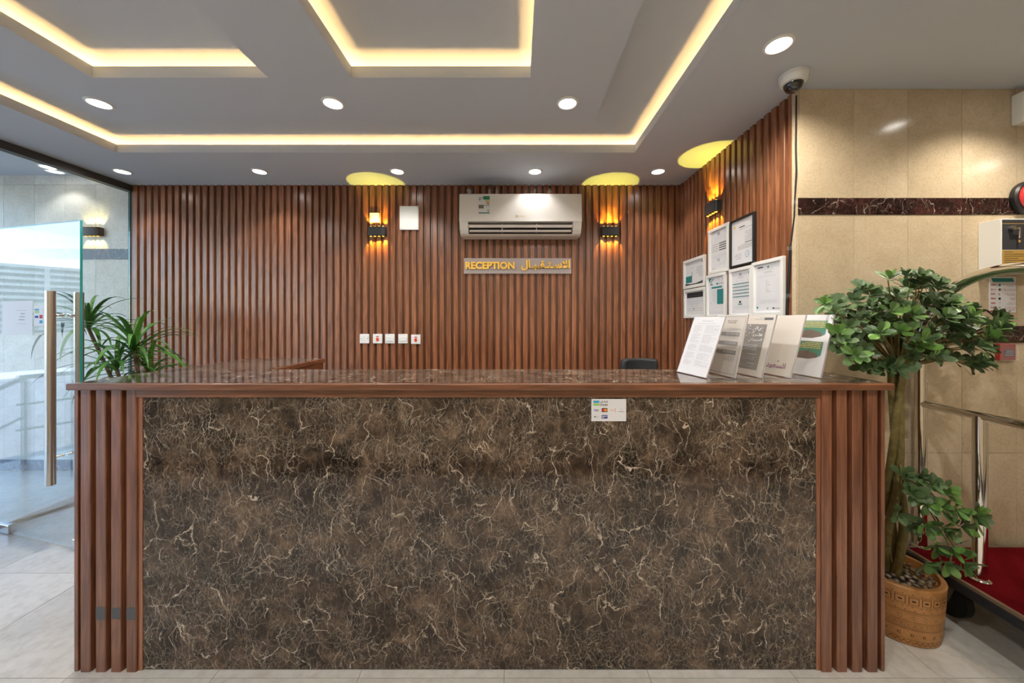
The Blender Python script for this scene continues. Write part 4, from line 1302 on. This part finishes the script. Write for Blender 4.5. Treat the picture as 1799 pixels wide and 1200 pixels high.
bxw = 0.30; bxd = 0.092; bx0 = 2.524
bz1 = wz(384, YM - bxd); bzh = 0.28
db = thing('display_box', 'white wall box with a black and gold front picture above the luggage cart', 'display box', (bx0, YM - 0.0005, bz1 - bzh))
MB().box(0, bxw, -bxd, 0, 0, bzh).build('box', M['white'], db, bevel=0.002)
mb = MB()
def R2(mb, x0, x1, z0, z1, k, y): mb.quad((x0, y, z0), (x1, y, z0), (x1, y, z1), (x0, y, z1), m=IK[k])
q = -bxd - 0.0006
R2(mb, 0.004, bxw - 0.004, 0.118, bzh - 0.006, 'ink', q); R2(mb, 0.004, bxw - 0.004, 0.006, 0.115, 'ink_gold', q)
R2(mb, 0.004, bxw - 0.004, bzh - 0.028, bzh - 0.025, 'ink_gold', q - .0004)
for k in range(4): R2(mb, 0.088, 0.100, 0.222 - 0.022 * k, 0.234 - 0.022 * k, 'ink_gold', q - .0004)
mb.v = [tuple(v) for v in mb.v]
for k in range(9): R2(mb, 0.015, 0.06 + 0.21 * ((k * 5) % 7) / 7, 0.105 - 0.011 * k, 0.108 - 0.011 * k, 'ink_brown', q - .0004)
mb.build('print', INKM, db)
MB().tube([(0.045, q - 0.001, 0.228), (0.045, q - 0.016, 0.228)], 0.012, 16).build('knob', M['chrome'], db, smooth=True)
MB().tube([(0.045, q - 0.014, 0.228), (0.075, q - 0.014, 0.222), (0.074, q - 0.014, 0.175)], 0.005, 10).build('lever', M['chrome'], db, smooth=True)

ex0, ex1, ez0, ez1 = wx(1737, YM), wx(1783, YM), wz(549, YM), wz(486.5, YM)
em = thing('emergency_notice', 'white notice of emergency telephone numbers with a green title bar', 'notice', (ex0, YM - 0.0005, ez0))
W, H = ex1 - ex0, ez1 - ez0
MB().box(0, W, -0.003, 0, 0, H).build('sheet', M['paper'], em)
mb = MB(); y_ = -0.0035
b0 = len(mb.v); mb.v += [(u * W, y_, (1 - v) * H) for u, v in ((.12, .145), (.94, .145), (.89, .035), (.05, .035))]; mb.f.append((b0, b0 + 1, b0 + 2, b0 + 3)); mb.m.append(IK['ink_teal'])
lines(mb, .2, .85, .06, .13, 2, W, H, 'ink_green', 300, ragged='c', y=y_ - .0004)
rows_e = [('998', 'الدفاع المدني', 'Civil Defense', 'ink_teal'), ('911', 'العمليات الأمنية', 'Security Control', 'ink_brown'), ('997', 'الهلال الأحمر', 'Red Crescent', 'ink_red'),
          ('993', 'المرور', 'Traffic', 'ink'), ('940', 'البلدية', 'Municipality', 'ink_pale'), ('937', 'وزارة الصحة', 'Ministry of Health', 'ink_grey')]
for k, (num, arb, eng, ic) in enumerate(rows_e):
    v = .195 + .127 * k
    TXT(mb, num, .05, .22, v + .01, v + .06, W, H, 'ink_red', y=y_, bold=.02)
    TXT(mb, ' '.join(reversed([arabic(s) for s in arb.split()])), .97 - .035 * len(arb), .97, v, v + .042, W, H, 'ink_red', y=y_)
    TXT(mb, eng, .97 - .026 * len(eng), .97, v + .052, v + .08, W, H, 'ink', y=y_)
    CIRC(mb, .38, v + .038, .007, W, H, ic, y=y_, n=12)
    if k == 2: CIRC(mb, .395, v + .034, .006, W, H, 'paper', y=y_ - .0004, n=12)
R(mb, .02, .34, .945, .985, W, H, 'ink_red', y_); R(mb, .40, .58, .96, .968, W, H, 'ink_pale', y_); R(mb, .68, .97, .93, .94, W, H, 'ink_red', y_)
mb.build('print', INKM, em)

cp = thing('call_point', 'small red fire call point under the lower dark band', 'call point', (2.6585, YM - 0.0005, wz(632, YM)))
MB().box(-0.0445, 0.0445, -0.020, 0, 0, 0.088).build('box', mat('dull_red', (0.26, 0.012, 0.010), 0.4), cp, bevel=0.003)
MB().box(-0.022, 0.032, -0.022, -0.019, 0.022, 0.058).build('window', M['ink'], cp)
MB().box(-0.048, 0.050, -0.0265, -0.0245, -0.003, 0.090).build('cover', mat('thin_clear_cover', (0.9, 0.9, 0.9), 0.1, alpha=0.07), cp)
mb = MB()
for k in range(3): R2(mb, -0.012 - 0.004 * k, 0.028, 0.048 - 0.011 * k, 0.051 - 0.011 * k, 'ink_grey', -0.0226)
mb.build('print', INKM, cp)

wbx = thing('wall_box', 'small white box high on the marble wall under the ceiling', 'box', (wx(1789, 1.90) , YM - 0.0005, wz(217, 1.90)))
MB().box(0, 0.32, -0.05, 0, 0, 0.165).build('body', M['white'], wbx, bevel=0.004)
MB().box(0.02, 0.30, -0.053, -0.05, 0.02, 0.145).build('face', M['ivory'], wbx, bevel=0.002)

# ------------------------------------------------------------------ luggage cart
CZ = 0.262
lc = thing('luggage_cart', 'chrome luggage cart with red carpet deck and arched rail', 'luggage cart', (2.06, 1.13, 0))
CL, CWd = 1.15, 0.765           # x length, y width
MB().box(0.02, CL - 0.02, 0.02, CWd - 0.02, CZ - 0.07, CZ - 0.018).build('deck', M['black'], lc, bevel=0.006)
MB().box(0.012, CL - 0.012, 0.012, CWd - 0.012, CZ - 0.018, CZ).build('carpet', M['carpet'], lc, bevel=0.008)
brass = mat('bumper_trim', (0.30, 0.22, 0.15), 0.35, 0.6)
mb = MB(); ring(mb, (0.0, CL, 0.0, CWd), (0.02, CL - 0.02, 0.02, CWd - 0.02), CZ - 0.055, CZ - 0.012); mb.build('bumper', M['rubber'], lc, bevel=0.006)
mb = MB(); ring(mb, (0.003, CL - 0.003, 0.003, CWd - 0.003), (0.018, CL - 0.018, 0.018, CWd - 0.018), CZ - 0.012, CZ + 0.003); mb.build('bumper_strip', brass, lc)
TR_ = 0.0245
for xh in (0.10, CL - 0.10):
    ya, yb = 1.885 - 1.13, 1.185 - 1.13
    pts = [(xh, ya, CZ), (xh, ya, 0.9)]
    for k in range(0, 25):
        a = math.pi * k / 24
        pts.append((xh, (ya + yb) / 2 + 0.35 * math.cos(a), 1.35 + 0.35 * math.sin(a)))
    pts += [(xh, yb, 0.9), (xh, yb, CZ)]
    MB().tube(pts, TR_, 20).build('hoop', M['chrome'], lc, smooth=True)
    MB().tube([(xh, ya, 1.027), (xh, yb, 1.027)], 0.019, 16).build('rail', M['chrome'], lc, smooth=True)
    for yy in (1.645 - 1.13, 1.425 - 1.13):
        MB().tube([(xh, yy, CZ), (xh, yy, 1.027)], TR_, 18).build('post', M['chrome'], lc, smooth=True)
    for yy in (ya, yb, 1.645 - 1.13, 1.425 - 1.13):
        MB().lathe([(0.036, 0), (0.036, 0.006), (0.028, 0.012)], 20, c=(xh, yy, CZ)).build('flange', M['chrome'], lc, smooth=True)
MB().tube([(0.10, (1.885 + 1.185) / 2 - 1.13, 1.70), (CL - 0.10, (1.885 + 1.185) / 2 - 1.13, 1.70)], 0.016, 14).build('top_bar', M['chrome'], lc, smooth=True)
for xc_ in (0.12, CL - 0.12):
    for yc_ in (0.12, CWd - 0.12):
        wl = MB().tube([(xc_ - 0.018, yc_, 0.085), (xc_ + 0.018, yc_, 0.085)], 0.085, 28).build('wheel', M['rubber'], lc, smooth=True)
        for s in (-1, 1):
            fk = MB(); x_ = xc_ + s * 0.026
            fk.prism_x([(yc_ - 0.055, CZ - 0.07), (yc_ + 0.055, CZ - 0.07), (yc_ + 0.018, 0.072), (yc_ - 0.018, 0.072)], x_ - 0.002, x_ + 0.002)
            fk.build('fork', M['steel'], lc)
        MB().tube([(xc_ - 0.034, yc_, 0.085), (xc_ + 0.034, yc_, 0.085)], 0.008, 10).build('axle', M['steel'], lc, smooth=True)

# ------------------------------------------------------------------ tree in the carved pot
PX, PY, PR, PHT = 1.850, 1.735, 0.172, 0.268
tree = thing('potted_tree', 'bushy green tree with braided trunk in a carved ochre pot', 'potted tree', (PX, PY, 0))
MB().lathe([(0.150, 0.0), (0.156, 0.004), (0.162, 0.06), (0.170, 0.20), (PR, PHT - 0.014), (PR + 0.001, PHT - 0.006), (PR - 0.004, PHT), (PR - 0.020, PHT), (PR - 0.022, PHT - 0.03), (0.001, PHT - 0.04)], 64).build('pot', M['clay'], tree, smooth=True)
# engraved pattern, raised a hair over the clay
eng = MB()
def pr(z): return 0.157 + (PR - 0.157) * min(1.0, z / (PHT - 0.01)) ** 0.9 + 0.0012
def arc_rect(a0, a1, z0, z1):
    n = max(1, int(abs(a1 - a0) / 0.10))
    for i in range(n):
        b0_ = a0 + (a1 - a0) * i / n; b1_ = a0 + (a1 - a0) * (i + 1) / n
        P_ = lambda a, z: (pr(z) * math.cos(a), pr(z) * math.sin(a), z)
        eng.quad(P_(b0_, z0), P_(b1_, z0), P_(b1_, z1), P_(b0_, z1))
def stroke(a0, z0, a1, z1, w=0.0016):
    eng.quad(*[(pr(z) * math.cos(a), pr(z) * math.sin(a), z) for a, z in ((a0, z0 - w), (a1, z1 - w), (a1, z1 + w), (a0, z0 + w))])
TAU = 2 * math.pi
for z in (0.2335, 0.188, 0.162, 0.157, 0.116, 0.082, 0.078, 0.030): arc_rect(0, TAU, z, z + 0.0013)
for z in (0.150, 0.110, 0.104, 0.094, 0.088): arc_rect(0, TAU, z, z + 0.0009)
for k in range(34):
    a = TAU * k / 34
    arc_rect(a, a + 0.022, 0.240, 0.2435); arc_rect(a, a + 0.022, 0.182, 0.1850); arc_rect(a + .05, a + .072, 0.168, 0.171)
for k in range(24):
    a = TAU * k / 24
    w_ = 0.205
    arc_rect(a, a + w_, 0.2265, 0.2285); arc_rect(a, a + w_, 0.195, 0.197); arc_rect(a, a + .014, 0.195, 0.2285); arc_rect(a + w_ - .014, a + w_, 0.195, 0.2285)
    arc_rect(a + .065, a + .14, 0.208, 0.2155)
    # little circles
    for i in range(8):
        b0_, b1_ = TAU * i / 8, TAU * (i + 1) / 8
        r_ = 0.009 if k % 2 else 0.006
        stroke(a + .1 + r_ / .17 * math.cos(b0_), 0.134 + r_ * math.sin(b0_), a + .1 + r_ / .17 * math.cos(b1_), 0.134 + r_ * math.sin(b1_), 0.0007)
    arc_rect(a + .06, a + .12, 0.058, 0.0595); arc_rect(a + .06, a + .12, 0.048, 0.0495); arc_rect(a + .06, a + .075, 0.048, 0.0595); arc_rect(a + .11, a + .12, 0.048, 0.0595)
for k in range(48):
    a = TAU * k / 48; d = TAU / 96
    stroke(a, 0.013, a + d, 0.026, 0.0014); stroke(a + d, 0.026, a + 2 * d, 0.013, 0.0014)
    arc_rect(a, a + .018, 0.099, 0.1015)
eng.build('engraving', mat('engraved_dark', (0.035, 0.018, 0.008), 0.8), tree)
MB().lathe([(0.001, PHT - 0.034), (0.08, PHT - 0.034), (PR - 0.024, PHT - 0.036)], 32, cap=False).build('soil', M['soil'], tree)
# braided stems
for k in range(3):
    pts = []; rr = []
    for i in range(34):
        s = i / 33
        a = TAU * k / 3 + s * 5.4
        r_ = 0.024 + 0.010 * math.sin(s * 7)
        pts.append((r_ * math.cos(a) + 0.004 - 0.01 * s, r_ * 0.8 * math.sin(a) - 0.03 * s, PHT - 0.05 + s * (1.30 - PHT + 0.05)))
        rr.append(0.0185 - 0.005 * s)
    MB().tube(pts, rr, 10).build('stem', M['bark'], tree, smooth=True)
# leaves
def leaf_mesh(L, Wd, name='leaf', fold=0.10, droop=0.10, m='leaf'):
    mb = MB()
    st = [(0.0, 0.02), (0.18, 0.28), (0.42, 0.78), (0.66, 1.0), (0.85, 0.80), (0.96, 0.36), (1.0, 0.04)]
    for s, ww in st:
        z = -droop * L * s * s
        mb.v += [(-Wd / 2 * ww, s * L, z + fold * Wd * ww), (0, s * L, z), (Wd / 2 * ww, s * L, z + fold * Wd * ww)]
    for i in range(len(st) - 1):
        a = i * 3
        mb.f += [(a, a + 1, a + 4, a + 3), (a + 1, a + 2, a + 5, a + 4)]; mb.m += [0, 0]
    return mb.mesh(name, M[m], True)
LM = [leaf_mesh(0.062, 0.033), leaf_mesh(0.056, 0.031, fold=0.2, droop=0.2), leaf_mesh(0.068, 0.034, fold=0.05, droop=-0.1)]
random.seed(21)
poly = [(1447, 530), (1500, 516), (1545, 490), (1600, 486), (1652, 500), (1650, 522), (1690, 545), (1755, 562), (1762, 585), (1732, 598),
        (1735, 645), (1700, 650), (1660, 636), (1600, 632), (1585, 652), (1548, 652), (1500, 636), (1468, 615), (1458, 560)]
def inside(x, y):
    c = False; j = len(poly) - 1
    for i in range(len(poly)):
        xi, yi = poly[i]; xj_, yj = poly[j]
        if (yi > y) != (yj > y) and x < (xj_ - xi) * (y - yi) / (yj - yi) + xi: c = not c
        j = i
    return c
ros = []
tip_pts = [(1450, 534), (1478, 540), (1502, 530), (1528, 520), (1560, 492), (1590, 488), (1625, 494), (1645, 505), (1575, 545), (1600, 555), (1547, 587), (1518, 560),
           (1680, 552), (1700, 560), (1740, 570), (1755, 580), (1735, 590), (1715, 610), (1725, 640), (1690, 640), (1556, 645), (1575, 648), (1500, 625), (1480, 600), (1680, 580), (1660, 560),
           (1470, 560), (1640, 625), (1470, 585), (1488, 560), (1620, 600)]
for x, y in tip_pts: ros.append((x, y, random.uniform(1.52, 1.66)))
while len(ros) < 150:
    x, y = random.uniform(1440, 1770), random.uniform(482, 655)
    if inside(x, y): ros.append((x, y, random.uniform(1.56, 1.82)))
low = [(1585, 838, 1.62), (1612, 840, 1.60), (1632, 852, 1.56), (1655, 862, 1.55), (1600, 868, 1.58), (1625, 885, 1.56), (1650, 890, 1.54), (1676, 892, 1.52), (1700, 898, 1.52), (1712, 908, 1.5),
       (1575, 900, 1.60), (1600, 915, 1.60), (1625, 920, 1.56), (1655, 925, 1.52), (1685, 925, 1.52), (1640, 955, 1.54), (1668, 960, 1.5), (1625, 985, 1.54), (1690, 985, 1.48), (1660, 985, 1.50)]
leaves = []
def rosette(x, y, Y, ctr, nleaf, scale=1.0, down=0.0):
    p = Vector((wx(x, Y), Y, wz(y, Y)))
    out = (p - ctr); out.normalize()
    ax = (out * 0.7 + Vector((random.uniform(-.35, .35), random.uniform(-.8, -.2), random.uniform(0.1, 0.7) - down))).normalized()
    q0 = ax.to_track_quat('Z', 'Y')
    a0 = random.uniform(0, TAU)
    for k in range(nleaf):
        az = a0 + k * 2.4
        tilt = 0.15 + 0.55 * (1 - k / nleaf) + random.uniform(-.1, .1)      # lift towards axis
        el = math.radians(18 + 55 * k / nleaf) * random.uniform(0.8, 1.15)
        loc = Euler((el, 0, az)).to_quaternion() if False else None
        rot = q0.to_matrix() @ Matrix.Rotation(az, 3, 'Z') @ Matrix.Rotation(el, 3, 'X')
        sc = scale * random.uniform(0.78, 1.12) * (1.05 - 0.35 * k / nleaf)
        leaves.append((p + ax * (0.012 * k / nleaf), rot, sc, random.randrange(3), Y))
ctr = Vector((1.86, 1.72, 1.30))
for (x, y, Y) in ros: rosette(x, y, Y, ctr, random.randint(7, 10))
ctr2 = Vector((1.84, 1.72, 0.62))
for (x, y, Y) in low: rosette(x, y, Y, ctr2, random.randint(7, 10), 1.05, 0.5)
leaves = [l for l in leaves if l[0].y + 0.03 < YM - 0.02]
leaves.sort(key=lambda l: l[4])
root_loc = Vector((PX, PY, 0))
near, far = leaves[:295], leaves[295:]
for p, rot, sc, k, Y in near:
    o = bpy.data.objects.new('leaf', LM[k]); COL.objects.link(o); o.parent = tree
    o.matrix_local = Matrix.Translation(p - root_loc) @ rot.to_4x4() @ Matrix.Scale(sc, 4)
mb = MB()
for p, rot, sc, k, Y in far:
    me = LM[k]
    mb.add([(rot @ (v.co * sc)) + p - root_loc for v in me.vertices], [tuple(f.vertices) for f in me.polygons])
fo = mb.build('foliage', M['leaf'], tree, smooth=True); fo['kind'] = 'stuff'
# twigs from the stem head to the rosettes
head = Vector((-0.006, -0.03, 1.24))
for (x, y, Y) in ros[::2]:
    p = Vector((wx(x, Y), Y, wz(y, Y))) - root_loc
    mid = head.lerp(p, 0.5) + Vector((0, 0, 0.03))
    MB().tube([head, mid, p], [0.006, 0.004, 0.002], 5).build('twig', M['bark'], tree)
lowh = Vector((0.01, -0.02, 0.72))
for (x, y, Y) in low[::2]:
    p = Vector((wx(x, Y), Y, wz(y, Y))) - root_loc
    MB().tube([lowh, lowh.lerp(p, 0.5) + Vector((0, 0, 0.05)), p], [0.005, 0.004, 0.002], 5).build('twig', M['bark'], tree)

# pebbles on the soil
random.seed(8)
def pebble_mesh(seed):
    rnd = random.Random(seed)
    bm = bmesh.new(); bmesh.ops.create_icosphere(bm, subdivisions=1, radius=1.0)
    ax = (rnd.uniform(.8, 1.2), rnd.uniform(.7, 1.0), rnd.uniform(.5, .7))
    for v in bm.verts: v.co = Vector((v.co.x * ax[0], v.co.y * ax[1], v.co.z * ax[2])) * rnd.uniform(.92, 1.08)
    me = bpy.data.meshes.new('pebble'); bm.to_mesh(me); bm.free()
    me.materials.append(M['pebble']); me.polygons.foreach_set('use_smooth', [True] * len(me.polygons)); return me
PM = [pebble_mesh(s) for s in range(5)]
placed = []
tries = 0
while len(placed) < 95 and tries < 4000:
    tries += 1
    a, r_ = random.uniform(0, TAU), (PR - 0.038) * math.sqrt(random.random())
    x, y = r_ * math.cos(a), r_ * math.sin(a)
    if math.hypot(x - 0.004, y) < 0.048: continue
    if any(math.hypot(x - u_, y - v_) < 0.0235 for u_, v_ in placed): continue
    placed.append((x, y))
for x, y in placed:
    o = inst('pebble', random.choice(PM), None, (PX + x, PY + y, PHT - 0.026 + random.uniform(0, .006)), (random.uniform(-.3, .3), random.uniform(-.3, .3), random.uniform(0, TAU)))
    s = random.uniform(.0125, .0165); o.scale = (s, s, s)
    tag(o, 'small brown pebble filling the carved pot around the tree stem', 'pebble', 'pebbles in the carved pot')

# ------------------------------------------------------------------ long-leaved plant by the entrance
BX, BY = -2.93, 2.78
dp = thing('dracaena_plant', 'tall plant with long arching green blades behind the desk near the glass', 'potted plant', (BX, BY, 0))
MB().lathe([(0.13, 0), (0.135, 0.01), (0.18, 0.33), (0.185, 0.35), (0.165, 0.35), (0.16, 0.31), (0.001, 0.30)], 32).build('pot', mat('grey_pot', (0.30, 0.29, 0.28), 0.6), dp, smooth=True)
def W2L(px, py, Y): return Vector((wx(px, Y) - BX, Y - BY, wz(py, Y)))
heads = [(W2L(236, 615, 2.72), 38, 0.50), (W2L(155, 572, 2.82), 26, 0.44), (W2L(205, 645, 2.66), 22, 0.42), (W2L(262, 655, 2.80), 18, 0.40)]
stem_base = [Vector((0.02, 0, 0.30)), Vector((-0.03, 0.02, 0.30)), Vector((0.0, -0.04, 0.30)), Vector((0.04, 0.03, 0.30))]
for (hp, nl, L), sb in zip(heads, stem_base):
    mid = sb.lerp(hp, 0.55) + Vector((0.03, 0, 0))
    MB().tube([sb, mid, hp + Vector((0, 0, -0.02)), hp + Vector((0, 0, 0.03))], [0.016, 0.013, 0.011, 0.006], 10).build('stem', mat('cane', (0.16, 0.10, 0.055), 0.8) if 'cane' not in bpy.data.materials else bpy.data.materials['cane'], dp, smooth=True)
random.seed(33)
for hi, (hp, nl, L) in enumerate(heads):
    for k in range(nl):
        az = k * 2.399 + hi
        rise = math.radians(random.uniform(20, 80) if k > nl * 0.35 else random.uniform(-5, 30))
        Lk = L * random.uniform(0.75, 1.1)
        wd = random.uniform(0.028, 0.042)
        d = Vector((math.cos(az), math.sin(az), 0))
        mb = MB(); nseg = 9
        p = hp + Vector((0, 0, random.uniform(-0.05, 0.02))); e = rise
        sidev = Vector((-d.y, d.x, 0))
        for i in range(nseg + 1):
            s = i / nseg
            ww = wd * (0.45 + 1.1 * s if s < 0.3 else max(0.03, 0.78 * (1 - ((s - 0.3) / 0.7) ** 2.2) + 0.02))
            nv = (Vector((0, 0, 1)) * math.cos(e) - d * math.sin(e))
            mb.v += [tuple(p - sidev * ww / 2 + nv * ww * 0.18), tuple(p), tuple(p + sidev * ww / 2 + nv * ww * 0.18)]
            step = Lk / nseg
            p = p + (d * math.cos(e) + Vector((0, 0, 1)) * math.sin(e)) * step
            e -= math.radians(random.uniform(9, 13)) * (0.5 + s)
        for i in range(nseg):
            a = i * 3
            mb.f += [(a, a + 1, a + 4, a + 3), (a + 1, a + 2, a + 5, a + 4)]; mb.m += [0, 0]
        # keep blades on the room side of the walls and the glass
        mb.v = [(max(x, XL + 0.03 - BX), min(y, YB - 0.03 - BY), z) for x, y, z in mb.v]
        mb.build('leaf', M['blade'], dp, smooth=True)
